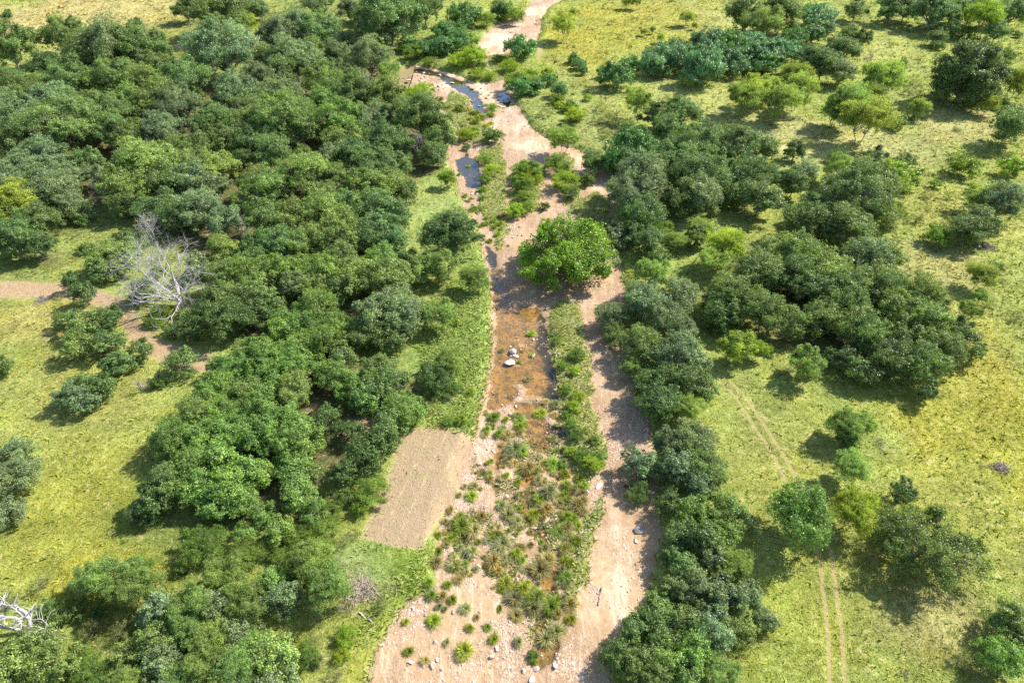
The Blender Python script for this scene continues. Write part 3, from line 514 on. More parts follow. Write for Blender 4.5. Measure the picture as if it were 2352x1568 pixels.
TREES = {
'U': "560,250,80,W 620,500,130,W 700,450,150,W 780,620,100,W 820,540,90,X 900,640,90,W 960,480,80,X 450,540,90,U 380,530,80,X 640,900,70,X 1560,900,90,W 1640,960,110,W 680,1130,120,W 760,1090,90,W 860,1330,100,X 900,1420,110,W 850,1500,100,X 700,1240,60,S 1180,1400,110,X 1250,1480,120,W 1130,1500,100,X 330,740,130,W 250,780,110,W",
'A': "60,290,330,O 750,290,380,G 960,320,300,O 450,270,240,O 310,440,170,K 600,330,240,O 540,430,220,O 420,530,180,K 480,560,200,O 760,520,230,L 870,500,160,L 640,560,180,L 980,540,180,L 1020,430,200,O 1150,430,120,J 1250,530,260,O 1500,340,340,G 1390,310,180,T 1480,80,300,O 1600,50,190,O 1250,60,160,O 1660,160,110,N 1755,75,110,G 1460,175,80,S 60,560,230,O 150,640,260,O 260,590,150,L 350,690,260,G 500,700,200,O 100,800,260,G 400,820,300,O 640,760,220,L 780,780,220,O 850,700,200,L 1060,680,240,L 740,880,220,O 860,940,170,O 420,860,200,O 920,850,120,L 1080,860,240,G 1240,760,200,G 1180,700,150,O 1440,810,220,O 1560,620,240,G 1700,560,240,G 1650,720,200,O 1700,850,220,L 1560,850,160,O 1480,960,200,O 1650,960,170,K 1340,1000,220,O 1180,990,160,L 250,1060,260,G 60,1000,220,O 180,900,200,O 330,960,160,O 590,1080,180,T 440,1060,110,Y 1000,1100,360,L 1230,1120,240,L 850,1080,150,L 640,1180,150,G 1450,1080,220,L 1400,1150,180,L 150,1130,240,G 370,1190,220,G 60,1230,200,G 100,1330,280,Y 230,1380,150,Y 60,1450,200,Y 350,1290,240,G 450,1370,170,G 250,1480,220,O 560,1470,120,S 540,1400,140,G 800,1270,240,L 950,1280,240,L 870,1370,200,O 1120,1240,240,O 1080,1380,230,O 1300,1210,230,G 1400,1260,190,G 1190,1450,190,O 1330,1400,250,G 1700,1240,180,L 1680,1330,190,L 1750,1450,170,L 1500,1500,190,G 1320,640,130,S 1640,640,110,G",
'B': "70,70,100,S 430,30,140,G 470,90,100,O 545,15,50,S 640,40,130,G 680,90,100,G 900,130,320,O 800,110,180,O 980,80,190,L 1140,60,190,O 1210,30,150,O 860,30,200,K 890,280,120,G 700,280,120,G 330,190,220,G 200,230,230,G 460,200,240,T 550,260,160,G 300,380,300,G 150,400,180,O 410,350,170,L 590,370,170,G 800,390,250,G 930,490,130,P 560,450,130,O 210,500,210,O 480,540,230,B 640,500,160,O 680,640,270,K 860,660,220,L 960,640,160,L 1120,620,160,W 1160,690,120,K 200,640,250,G 60,560,190,G 60,740,190,O 470,720,240,B 560,800,220,B 650,810,120,B 250,780,240,L 350,870,190,O 160,830,170,L 830,790,230,G 1000,790,210,O 1150,790,270,O 1260,850,190,O 1290,940,170,O 900,930,220,O 960,1000,190,O 750,920,170,O 640,950,210,L 580,1040,200,G 720,1050,220,T 850,1080,190,T 1010,1110,160,O 1220,1030,160,O 160,1040,200,O 110,960,150,O 360,1070,150,L 390,1180,260,L 580,1190,180,L 250,1200,170,L 820,1150,220,O 940,1230,220,L 760,1250,190,L 1040,1280,140,O 130,1270,240,L 550,1310,150,L 650,1400,220,T 480,1420,230,L 800,1380,220,O 900,1400,180,O 100,1480,220,L 280,1470,220,L 980,1460,180,T 600,1510,220,L 850,1520,220,T 1320,1190,100,N 1330,1560,300,K 1100,340,150,X 1180,330,130,V 1290,320,150,V 1390,290,150,V 1300,210,130,V 1480,260,130,X 1440,110,190,V 1560,110,170,X 1500,370,180,W 1700,70,150,V 1780,90,120,X 1400,190,100,V 1060,310,110,V 1630,920,140,S",
'C': "750,150,60,U 800,240,60,U 1000,330,60,U 620,610,80,U 590,650,70,W 700,900,90,U 720,430,50,U 1120,650,50,U 90,100,170,X 440,160,160,M 500,80,55,M 850,10,70,M 920,10,70,M 1260,110,85,M 1305,170,40,M 970,210,45,M 1030,200,40,M 1080,255,50,M 265,145,60,U 130,330,170,V 70,430,140,W 120,530,200,X 200,490,140,W 240,590,110,V 140,590,150,V 320,480,100,W 330,540,90,V 400,610,120,V 380,660,110,X 410,700,80,W 480,715,110,S 500,770,150,W 310,750,120,U 500,400,75,V 530,440,80,V 560,480,70,V 790,520,200,V 700,500,80,V 890,430,110,V 1280,560,55,M 920,690,160,P 1090,380,190,Q 1040,450,180,Q 1250,400,240,Q 1180,340,150,V 1380,330,220,Q 1360,480,260,Q 1550,330,220,V 1560,430,200,Q 1680,300,180,Q 1740,380,200,Q 1620,110,210,O 1700,50,220,O 1760,160,180,L 1040,800,170,K 1130,870,180,O 1180,740,190,O 1240,780,140,O 1060,740,150,O 730,800,150,U 800,840,150,U 680,720,100,U 640,800,90,U 430,930,150,P 380,1100,160,X 440,1200,180,W 200,1130,170,X 150,1230,140,X 170,1310,120,X 100,1410,130,W 170,1390,110,X 480,1300,105,S 590,1210,110,S 300,1390,65,S 620,1090,140,O 880,1010,260,V 810,1100,200,V 960,980,180,V 950,1180,290,G 880,1310,260,G 1020,1300,210,G 960,1420,240,O 1180,1080,260,O 1300,1000,240,O 1400,920,200,O 1540,900,210,Z 1660,970,260,O 1300,1180,250,O 1350,1300,230,G 1560,1230,230,O 1680,1200,220,O 1700,1330,200,O 1480,1100,190,O 1200,1350,190,K 1650,640,210,M 1720,600,190,M 1000,1530,100,S 1110,1520,120,X 1340,1530,160,P 780,1560,140,G 1400,1140,160,O",
'D': "1300,1310,80,U 1250,1390,70,U 1350,870,50,U 470,900,80,U 330,960,80,U 900,300,60,U 660,60,140,O 900,60,170,O 1000,50,160,G 1200,60,240,T 1330,60,200,T 1450,60,180,T 1550,90,210,N 1700,60,150,T 1615,205,140,T 1690,120,90,O 1250,200,110,X 1210,250,100,O 1300,190,110,O 1410,200,150,X 1215,310,80,S 1750,235,60,S 620,240,120,O 700,260,120,K 610,330,120,O 390,110,190,Q 470,190,100,Q 150,80,230,O 60,160,160,L 200,170,120,L 370,240,150,V 250,260,140,V 60,330,180,Q 200,340,160,Q 450,420,210,O 330,400,180,O 550,360,160,O 560,480,170,G 500,330,140,O 60,430,180,V 70,590,160,M 190,660,220,P 250,500,180,M 280,600,200,M 840,540,240,M 750,640,180,M 620,680,240,P 520,740,160,P 730,790,250,M 870,750,85,J 930,830,130,S 1085,710,120,M 1050,540,110,U 970,430,105,S 1040,600,120,U 1430,520,520,H 1680,380,110,S 1740,560,160,M 1555,700,105,M 1640,700,105,S 1700,850,210,O 1380,1110,210,R 1710,1130,160,R 960,1180,240,R 870,1140,160,R 1000,1090,140,S 770,1080,150,O 540,1060,120,S 250,1010,120,K 1200,1240,75,R 1470,1310,160,P 1640,1360,230,G 1500,1480,210,O 1300,1510,120,U 1100,1440,160,U 1700,1050,110,U 320,1150,150,G 240,1240,150,K 60,1000,150,O 60,1320,190,O 560,1130,150,P 100,1180,160,O 760,1240,290,O 620,1340,300,O 450,1380,260,O 350,1480,260,K 800,1430,230,L 600,1500,270,O 930,1430,120,P 1140,1300,90,U 1440,1360,80,U",
'E': "1000,640,90,X 1080,560,110,X 950,420,120,P 1250,600,120,S 800,250,150,L 1330,260,150,G 900,100,150,O 1050,300,130,X 100,60,230,O 250,130,180,O 60,110,190,Y 560,150,90,S 700,200,190,L 680,300,150,O 860,190,150,L 480,380,105,J 570,450,140,O 440,620,105,O 740,600,140,O 560,650,170,L 520,800,170,L 730,770,170,O 960,830,130,O 820,910,160,O 750,950,120,O 700,1070,150,K 570,1060,130,O 450,1130,150,G 560,1180,150,G 1060,1050,100,S 1210,910,170,O 1060,640,90,R 1270,680,140,K 930,480,130,S 30,930,110,O 90,1520,180,G 1500,170,190,L 1500,330,230,O 1640,330,210,B 1720,240,190,O 1720,130,190,T 1480,600,190,K 1580,620,230,K 1700,600,190,K 1650,460,210,O 1480,470,180,O 1400,560,140,K 1650,870,210,B 1470,950,180,B 1620,960,200,B 1740,850,190,B 1500,1080,210,B 1650,1130,220,L 1400,1110,160,B 1350,1250,220,L 1250,1330,220,B 1500,1260,240,B 1160,1440,220,B 1400,1430,230,B 1600,1380,220,B 1720,1250,190,B 1280,1500,190,B 1500,1490,180,B 400,470,60,U 1150,700,110,S",
'F': "60,170,190,T 200,130,220,T 330,120,190,L 460,80,210,L 620,100,230,L 800,80,210,O 930,90,200,T 1000,180,150,T 70,330,200,L 180,310,200,B 300,280,190,B 500,300,230,B 620,230,220,L 880,230,200,B 760,330,230,L 930,350,230,L 450,400,190,L 640,400,200,O 300,400,170,G 60,480,190,K 150,560,150,K 440,560,220,B 250,630,160,B 380,680,210,B 580,680,200,B 210,720,180,B 330,820,200,B 520,780,210,B 100,880,220,B 60,980,200,B 300,930,210,B 560,1000,210,B 660,1080,190,B 100,1130,190,B 300,1080,210,L 860,600,270,G 980,500,230,G 1060,620,220,G 780,700,200,K 940,760,180,O 1150,290,180,L 1290,280,180,L 1500,330,150,P 1270,570,180,P 1200,950,120,S 1250,1000,200,K 1340,900,180,P 860,960,210,O 920,1050,220,O 830,1120,200,O 1000,1240,210,B 1100,1230,160,B 760,1180,180,B 920,1330,200,O 900,1440,190,K 780,1500,210,K 1180,1200,120,U 520,1290,170,K 60,1250,210,B 180,1330,220,B 60,1420,220,B 320,1350,200,B 380,1470,210,B 230,1470,200,B 1320,1140,60,S 1380,640,60,W 1480,1100,60,W 1420,1290,90,W 1330,1300,70,X 1380,1080,90,X 620,880,160,O 450,950,180,B 200,1050,180,B",
'G': "400,700,90,U 380,760,70,X 520,850,110,X 420,930,80,X 500,960,90,W 440,1090,90,X 530,1130,80,W 500,1200,110,W 440,1260,70,X 480,1320,100,X 530,1390,110,X 600,1430,80,X 470,1500,90,W 380,650,80,U 455,190,560,A 790,90,140,G 900,50,130,O 1010,100,160,O 1180,100,110,P 1330,60,150,O 1040,220,170,S 1000,330,200,P 1510,120,220,N 1440,220,180,M 950,480,250,G 1170,460,250,G 720,600,180,G 1080,610,250,G 1230,680,180,G 740,740,180,Z 910,770,220,L 1180,860,280,G 1040,900,180,O 1300,920,190,G 1230,1030,270,O 1000,1060,220,K 1050,1180,250,K 1340,1080,190,O 1280,1220,160,P 850,950,130,P 1560,450,250,O 1450,520,180,K 1700,300,250,O 1500,610,210,K 1740,600,230,O 1600,820,220,Y 1740,830,120,N 1120,1450,230,G 1300,1430,250,G 1620,540,200,O 1460,640,150,K",
'H': "1300,490,60,U 1560,510,80,U 1650,360,50,U 950,80,70,U 1240,1120,60,U 100,160,220,L 280,180,240,L 60,300,230,L 250,330,260,O 450,300,240,L 740,230,240,G 860,200,210,L 60,560,190,L 200,650,210,O 430,420,240,O 620,400,240,O 420,620,210,O 600,540,240,O 800,360,240,L 880,440,220,O 1050,440,200,L 1120,490,210,L 1220,520,140,O 960,600,250,L 1150,640,240,L 1350,700,210,O 1380,800,180,O 1250,830,230,O 720,720,240,O 620,680,200,L 900,880,250,K 1080,920,240,O 700,960,180,K 330,900,220,B 1130,1120,140,J 1210,70,165,R 1420,20,210,O 1500,320,150,M 1600,270,85,S 1510,460,95,P 1410,560,110,P 1760,580,150,U 620,1330,190,P 720,1340,140,P 530,1330,110,P 610,1430,130,J 1000,760,220,O 560,880,150,K 730,490,180,O",
'I': "90,180,240,G 60,420,180,G 1130,230,240,O 1040,330,220,K 1300,110,250,B 1450,60,220,B 1350,280,220,B 1550,250,230,B 1680,170,190,B 1450,350,200,B 980,400,170,K 1620,350,180,B 1380,620,270,X 900,930,240,P 1500,830,220,P 470,1080,180,S 660,1090,120,S 620,1200,170,U 1300,1060,230,P 1460,1060,220,G 1640,1020,230,P 1250,1200,210,P 1400,1280,240,P 1600,1250,230,G 1350,1430,230,P 1600,1450,240,P 200,1330,240,L 350,1450,240,L 100,1480,240,L 550,1450,230,X 700,1500,190,X 820,1230,190,U 60,1000,150,U 280,900,150,U 1220,800,120,S 1180,1060,130,S 480,930,110,U",
'J': "60,150,180,B 320,130,210,B 300,280,210,B 420,420,160,B 350,570,180,X 540,420,160,X 730,400,120,R 780,60,190,K 250,780,220,X 130,900,170,B 340,900,180,X 440,960,130,U 640,1240,150,W 460,1130,120,U 30,1300,140,P 560,300,110,U 180,700,120,X 620,1380,120,W 250,1250,110,U 700,560,90,U",
'K': "540,30,120,X 420,90,80,X 640,40,90,X 500,260,80,U 230,1400,80,X 930,90,210,G 1150,110,220,G 1380,120,250,O 900,280,170,Z 1330,250,190,G 1100,370,160,K 1300,420,230,B 1500,400,220,B 1620,480,160,O 1350,600,230,O 1500,560,180,B 1200,560,190,O 1450,750,230,G 1580,800,210,P 1250,780,190,O 1120,720,150,K 1300,920,230,G 1500,950,240,G 1650,1000,220,G 1030,1100,220,O 870,1200,180,O 1250,1150,230,O 1450,1210,240,G 1620,1200,190,L 760,1380,220,K 900,1420,220,O 1100,1400,230,B 1300,1350,230,B 1000,1520,210,O 1250,1520,220,B 1500,1500,200,P 600,100,130,W 220,1370,70,S 1120,950,160,O 1050,1280,180,O",
'L': "300,460,380,B 650,400,250,N 620,100,190,P 980,300,165,J 1170,640,560,Z 900,510,140,O 1690,1170,220,O 1640,1390,230,B 1400,1410,170,U 1780,1300,160,O 1500,1490,150,U 40,1130,150,G"}
rr = random.Random(3); ALL = []        # every thing with its drawing coordinates, for the labels
def copy_thing(kind, x, y, z, rot, scale, meshes, color, tilt=0.0):
    e = bpy.data.objects.new(kind, None); COL.objects.link(e); e.empty_display_size = .5
    e.location = (x, y, z); e.rotation_euler = (tilt*rr.uniform(-1, 1), tilt*rr.uniform(-1, 1), rot); e.scale = scale
    for nm, me, col in meshes:
        c = bpy.data.objects.new(nm, me); COL.objects.link(c); c.parent = e; c.color = col
    return e
def jit(c, a=.15):
    k = rr.uniform(1-a, 1+a); h = rr.uniform(-a, a)*.5
    return (c[0]*k*(1+h), c[1]*k, c[2]*k*(1-h), 1)
ent = []
for k, s in TREES.items():
    for q in s.split():
        a = q.split(','); x, y = C(k, float(a[0]), float(a[1])); ent.append((x, y, float(a[2])*.3418, a[3]))
# the wood goes on wherever the survey left a gap under the canopy
def inside(p, poly):
    c = False
    for i in range(len(poly)):
        (ax, ay), (bx, by) = poly[i], poly[i-1]
        if (ay > p[1]) != (by > p[1]) and p[0] < (bx-ax)*(p[1]-ay)/(by-ay)+ax: c = not c
    return c
for poly in WOOD:
    for _ in range(900):
        p = (rr.uniform(0, 2240), rr.uniform(150, 1240))
        if not inside(p, poly): continue
        if all(math.hypot(p[0]-e[0], (p[1]-e[1])*1.15) > .47*(e[2]+46) for e in ent if abs(e[0]-p[0]) < 120):
            near = min((e for e in ent if e[3] in "OGLBTK"), key=lambda e: math.hypot(p[0]-e[0], p[1]-e[1]))
            ent.append((p[0], p[1], rr.uniform(44, 60), near[3]))
for poly, kinds in (([(230,1620),(240,1340),(330,1270),(420,1210),(560,1250),(700,1260),(760,1340),(720,1420),(640,1620)], "PGLPXGP"), ([(-60,1620),(-60,1470),(190,1490),(260,1620)], "LLXG"), ([(690,1400),(880,1380),(860,1480),(800,1600),(660,1600)], "UWUXU"), ([(90,1330),(230,1330),(240,1450),(120,1470)], "USUP"), ([(760,1120),(850,1040),(890,1060),(830,1230),(700,1280),(640,1240)], "XUXS")):
    for _ in range(260):
        p = (rr.uniform(-60, 900), rr.uniform(1020, 1620))
        if inside(p, poly) and all(math.hypot(p[0]-e[0], (p[1]-e[1])*1.1) > (.36*(e[2]+60) if 'G' in kinds else .4*(e[2]+34)) for e in ent if abs(e[0]-p[0]) < 120):
            q = rr.choice(kinds); ent.append((p[0], p[1], rr.uniform(34, 52) if q in 'UWS' else rr.uniform(56, 88), q))
def radius(e): return e[2]/2*float(G(e[0], e[1])[2])/F
keepers = {(round(C(k, a, b)[0]), round(C(k, a, b)[1])) for k, a, b in [('L',300,460),('H',330,900),('G',1600,820),('E',1210,910)]}
def big(): return [i for i, e in enumerate(ent) if e[3] in "OGLBTKY" and radius(e) > 2.6 and (round(e[0]), round(e[1])) not in keepers]
while True:
    ids = big()
    if len(ids) <= 292: break
    P_ = np.array([[ent[i][0], ent[i][1]*1.2, ent[i][2]] for i in ids]); D_ = np.hypot(P_[:, None, 0]-P_[None, :, 0], P_[:, None, 1]-P_[None, :, 1])/(P_[:, None, 2]+P_[None, :, 2])
    D_[np.arange(len(ids)), np.arange(len(ids))] = 9; D_ += (P_[:, None, 2]+P_[None, :, 2])*.0012; a_, b_ = np.unravel_index(D_.argmin(), D_.shape); a_, b_ = ids[a_], ids[b_]; A_, B_ = ent[a_], ent[b_]
    ent[a_] = ((A_[0]+B_[0])/2, (A_[1]+B_[1])/2, max(A_[2], B_[2])*1.13, A_[3] if A_[2] >= B_[2] else B_[3]); ent.pop(b_)
ex = np.array([e[0] for e in ent]); ey = np.array([e[1] for e in ent]); ew = np.array([e[2] for e in ent])
arch = []
for e in ent:
    fam = TY[e[3]][0]; _, _, t0 = G(e[0], e[1]); Rt = e[2]/2*float(t0)/F
    if fam == "oak": fam = "oakS" if Rt < 2.5 else ("oakM" if Rt < 4.6 else "oakL")
    arch.append(rr.choice(ARCH[fam]))
fac = np.array([{'A': .95, 'Z': 1.05, 'M': 1.2, 'N': 1.2, 'P': 1.2, 'V': 1.22, 'Q': 1.25}.get(e[3], 1.2 if e[3] in 'OGLBTKY' else 1.0) for e in ent]); fac = np.where((ex > 1330) & (ex < 1780) & (ey > 620) & (fac > 1.1), 1.1, fac); ex = ex+np.where((ex > 1330) & (ex < 1560) & (ey > 620), 10, 0); Rm = np.array([a[2] for a in arch]); Hm = np.array([a[3] for a in arch]); gz = np.zeros(len(ent)); sc = np.ones(len(ent))
for it in range(4):
    GX, GY, T = G(ex, ey, sc*Hm+gz); sc = (ew*fac*np.where(T > 190, .94, 1.0)/2*T/F)/Rm; gz = z_at(GX, GY)
for i, e in enumerate(ent):
    fam, kind, cat, adj, col = TY[e[3]]; cr, tr, R0, H0, V0 = arch[i]; s = float(sc[i])
    if fam == "oak" and R0 == 2.0: kind, cat = "scrub_oak", "scrub oak"
    hs = s*rr.uniform(.9, 1.12)
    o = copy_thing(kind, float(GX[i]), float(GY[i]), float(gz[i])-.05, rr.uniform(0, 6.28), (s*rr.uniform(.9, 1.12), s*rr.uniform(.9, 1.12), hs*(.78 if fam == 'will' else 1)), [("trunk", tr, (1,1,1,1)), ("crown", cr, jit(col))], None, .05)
    ALL.append([o, kind, cat, adj, e[0], e[1], e[2], s*R0])
# ------------------------------------------------------------------ dead trees
def dead_paths(r, p, d, L, rad, lev, out, spread=.7, up=.1, kink=.3):
    k = 6; P = [np.array(p)]; d = np.array(d)/np.linalg.norm(d)
    for i in range(k-1):
        d = d+r.normal(size=3)*kink*.5; d[2] += up*.3; d /= np.linalg.norm(d); P.append(P[-1]+d*L/(k-1))
    out.append((np.array(P), np.linspace(rad, rad*.45, k)))
    if lev == 0: return
    nb = r.integers(3, 6) if lev > 1 else r.integers(4, 7)
    for j in range(nb):
        t = r.integers(2, k); q = P[t]; dd_ = d+r.normal(size=3)*spread; dd_[2] += up
        dead_paths(r, q, dd_, L*r.uniform(.5, .8), rad*.55*r.uniform(.7, 1), lev-1, out, spread, up, kink)
def dead_mesh(key, seed, limbs, lev, spread=.7, up=.1, kink=.3, mat=None, sides=4):
    r = np.random.default_rng(seed); tr, br = [], []
    for (p, d, L, rad) in limbs:
        out = []; dead_paths(r, p, d, L, rad, lev, out, spread, up, kink); tr.append(out[0]); br += out[1:]
    res = []
    for nm, ps in (("trunk", tr), ("branches", br)):
        V, Fq = tubes(ps, 6 if nm == "trunk" else sides); m = mesh_np(key+"_"+nm, V, Fq); smooth(m); m.materials.append(mat or M_DEAD); res.append(m)
    return res
TW = [dead_mesh("twiggy", 300+i, [((0,0,-.2),(.1*i-.1,.1,1),1.3,.08),((.2,0,-.2),(.6,.2,1),1.2,.06),((-.2,.1,-.2),(-.6,-.1,1),1.1,.06),((0,.1,-.2),(0,.7,.8),1.1,.05),((0,-.1,-.2),(.1,-.7,.8),1.1,.05)], 3, .8, .15, .3, (M_DEAD if i < 2 else M_DEAD2)) for i in range(4)]
BR = [dead_mesh("bare", 310+i, [((0,0,-.3),(.05,0,1),3.2,.22),((.1,0,.6),(.5,.3,1),2.8,.14),((-.1,0,.7),(-.6,.1,1),2.8,.14)], 4, .55, .25, .22, (M_DEAD, M_DEAD2)[i]) for i in range(2)]
def dead_at(k, cx, cy, wpx, meshes, halfh, width0, label, kind="dead_tree", cat="dead tree", rot=None, hs=1.0):
    x, y = C(k, cx, cy); s = 1.0; g = 0.0
    for _ in range(3):
        gx, gy, t = G(x, y, halfh*s+g); s = wpx*.3418*float(t)/F/width0; g = float(z_at(gx, gy)[0])
    o = copy_thing(kind, float(gx), float(gy), g, rr.uniform(0, 6.28) if rot is None else rot, (s, s, s*hs), [("trunk", meshes[0], (1,1,1,1)), ("branches", meshes[1], (1,1,1,1))], None)
    tag(o, label, cat); return o
dead_at('E', 950, 1040, 190, TW[2], 1.6, 4.0, "grey leafless shrub at the near end of the bush row below the dirt road", "dead_shrub", "dead shrub")
dead_at('A', 1000, 1500, 260, BR[0], 4.5, 7.5, "bleached bare treetop poking out of the wood beyond the white dead tree")
dead_at('A', 1580, 1380, 260, TW[0], 3.2, 4.4, "pale leafless thicket of twigs in the wood right of the bleached treetop")
dead_at('B', 1130, 960, 200, BR[1], 4.5, 7.0, "grey bare upright tree against the dark wood edge by the upper creek", hs=1.1)
dead_at('B', 330, 1310, 240, TW[0], 3.2, 4.0, "white spreading bare shrub showing through the middle of the left wood", "dead_tree")
dead_at('B', 200, 1120, 140, TW[1], 3.2, 4.0, "small white bare crown in the left wood above the white spreading one")
dead_at('B', 760, 540, 160, BR[0], 4.5, 7.0, "grey bare trunk tree at the wood edge left of the rocky mound")
dead_at('A', 650, 1320, 130, BR[1], 3.0, 6.0, "thin dark bare stems in a grassy gap near the far left wood")
dead_at('K', 1170, 210, 250, TW[1], 3.6, 4.2, "white leafless twiggy tree among oaks beside the right sand channel", "dead_tree", hs=.9)
dead_at('D', 740, 400, 130, BR[1], 4.0, 7.0, "small dark bare tree in the upper right meadow beyond the mesquites")
dead_at('H', 840, 1430, 110, TW[3], 1.6, 4.0, "thin grey leafless shrub in the yellow meadow at right", "dead_shrub", "dead shrub")
dead_at('K', 1500, 1380, 150, TW[2], 3.2, 4.0, "bleached bare branches above the bottom right oak clump", "dead_tree")
dead_at('E', 860, 890, 90, TW[3], 2.0, 4.0, "small grey dead twigs between bushes of the row below the dirt road", "dead_shrub", "dead shrub")
dead_at('G', 860, 930, 130, TW[0], 3.0, 4.0, "pale bare branches on the sand side of the middle right oaks", "dead_tree")
dead_at('L', 1010, 1500, 110, TW[3], 1.2, 4.0, "thin dark leafless shrub in the grass near the bottom right", "dead_shrub", "dead shrub")
dead_at('A', 1600, 1480, 200, TW[1], 3.0, 4.2, "whitish twiggy crown deep in the wood behind the big dead tree", "dead_tree")
# the big white dead tree over the dirt road
x0, y0, _ = G(*C('E', 1225, 530)); z0 = float(z_at(x0, y0)[0])
ms = dead_mesh("bleached", 333, [((0,0,-.3),(-.1,.1,1),6.5,.26),((-.1,.1,1.0),(-.8,.3,.6),6.5,.2),((-.1,.1,1.2),(-1,-.2,.35),7.5,.2),((-.1,.0,1.2),(-.8,-.6,.3),6.5,.16),((.1,0,2),(.55,.2,.8),5.0,.16),((0,0,1),(.25,-.8,.35),5.0,.15),((-.2,0,2.0),(-.4,-.7,.4),5.0,.15),((0,.2,2.4),(-.3,.5,.8),5.5,.16),((-.2,0,1.5),(-.9,.15,.6),6.5,.14)], 4, .75, .08, .3)
o = copy_thing("dead_tree", float(x0), float(y0), z0, 0, (1.12,1.12,1.12), [("trunk", ms[0], (1,1,1,1)), ("branches", ms[1], (1,1,1,1))], None)
tag(o, "large bleached white dead tree with sweeping bare branches over the dirt road", "dead tree")
x0, y0, _ = G(*C('I', 175, 1240)); z0 = float(z_at(x0, y0)[0])
ms = dead_mesh("gnarled", 347, [((0,0,-.3),(.25,.1,1),5.0,.42),((.1,0,1.2),(-.9,.2,.5),4.2,.26),((.1,-.1,.8),(.9,-.5,.25),5.2,.26),((.6,.3,3.4),(-.2,.3,1),4.0,.24),((.5,.2,3),(.5,.4,.8),3.0,.18)], 2, .6, .1, .55)
o = copy_thing("dead_tree", float(x0), float(y0), z0, 0, (.85,.85,.85), [("trunk", ms[0], (1,1,1,1)), ("branches", ms[1], (1,1,1,1))], None)
tag(o, "gnarled white dead tree with thick twisted limbs at the lower left edge", "dead tree")
# brush piles, logs, a fence post
def brush(k, cx, cy, wpx, mat, label, n=90, seed=1):
    x, y = C(k, cx, cy); gx, gy, t = G(x, y); rad = wpx*.3418*float(t)/F/2; r = np.random.default_rng(seed); ps = []
    for i in range(n):
        a = r.random()*6.28; q = rad*abs(r.normal())*.55*(1+.35*math.sin(3*a+seed)); c0 = np.array([math.cos(a)*q, math.sin(a)*q*.7, .04+.16*r.random()*max(0, 1-q/rad)]); d = r.normal(size=3)*np.array([1, 1, .25]); d *= rad*.35/np.linalg.norm(d)
        ps.append((curve(r, c0-d, c0+d, .15, 4), np.linspace(.045, .015, 4)))
    V, Fq = tubes(ps, 4); V[:, 2] = np.maximum(V[:, 2], -.03); o = link("brush_pile", mesh_np("brush_pile", V, Fq), mat)
    o.location = (float(gx), float(gy), float(z_at(gx, gy)[0])); tag(o, label, "brush pile")
brush('E', 290, 490, 150, M_DEAD2, "low pile of dark brown cut branches below the left dirt road", 110, 1)
brush('J', 740, 950, 300, mat_bark('pale brown litter', (.28,.23,.18), (.46,.39,.32)), "wide grey patch of dead brush in the grass below the mown plot", 420, 2)
brush('H', 1530, 130, 170, M_DEAD2, "blue-grey heap of dead branches at the right edge of the meadow", 260, 3)
brush('F', 1330, 1150, 110, M_DEAD2, "small greyish brush pile in the green grass left of the creek", 90, 4)
brush('L', 1640, 120, 170, M_DEAD2, "scattered brown dead weeds in the yellow meadow at far right", 130, 5)
def logm(k, cx, cy, L, rad, ang, mat, label, cat="log"):
    gx, gy, t = G(*C(k, cx, cy), -1.0 if k in 'UZK' else 0); r = np.random.default_rng(int(cx)); d = np.array([math.cos(ang), math.sin(ang), .04])*L/2
    ps = [(curve(r, -d, d, .12, 7), np.linspace(rad, rad*.5, 7)), (curve(r, d*.2, d*.6+np.array([-d[1]*.5, d[0]*.5, .25]), .1, 4), np.linspace(rad*.5, rad*.2, 4))]
    V, Fq = tubes(ps, 6); o = link("fallen_log", mesh_np("fallen_log", V, Fq), mat); o.location = (float(gx), float(gy), float(z_at(gx, gy)[0])+rad*.8); tag(o, label, cat)
logm('J', 775, 1125, 2.2, .12, -.6, M_DEAD, "short whitish log in the grass near the bottom sand edge")
logm('U', 1060, 275, 3.2, .12, -.4, M_DEAD2, "dark stick lying across the pale sand bend at the top")
logm('K', 1185, 410, 3.5, .18, 1.0, M_DEAD, "pale broken limb under the oaks below the white twiggy tree")
logm('K', 670, 985, 2.6, .13, 1.3, M_DEAD2, "forked brown driftwood branch on the lower sand channel")
logm('I', 1230, 1310, 2.6, .13, .2, M_DEAD, "curved white bare limb among grey-green mesquites at the bottom left")
gx, gy, t = G(*C('K', 1595, 775)); V, Fq = tubes([(np.array([[0,0,-.3],[.02,0,.7],[0,.02,1.5]]), np.array([.09,.08,.075]))], 7)
o = link("fence_post", mesh_np("fence_post", V, Fq), M_DEAD2); o.location = (float(gx), float(gy), float(z_at(gx, gy)[0])); tag(o, "thin wooden fence post at the meadow edge of the right oaks", "post")
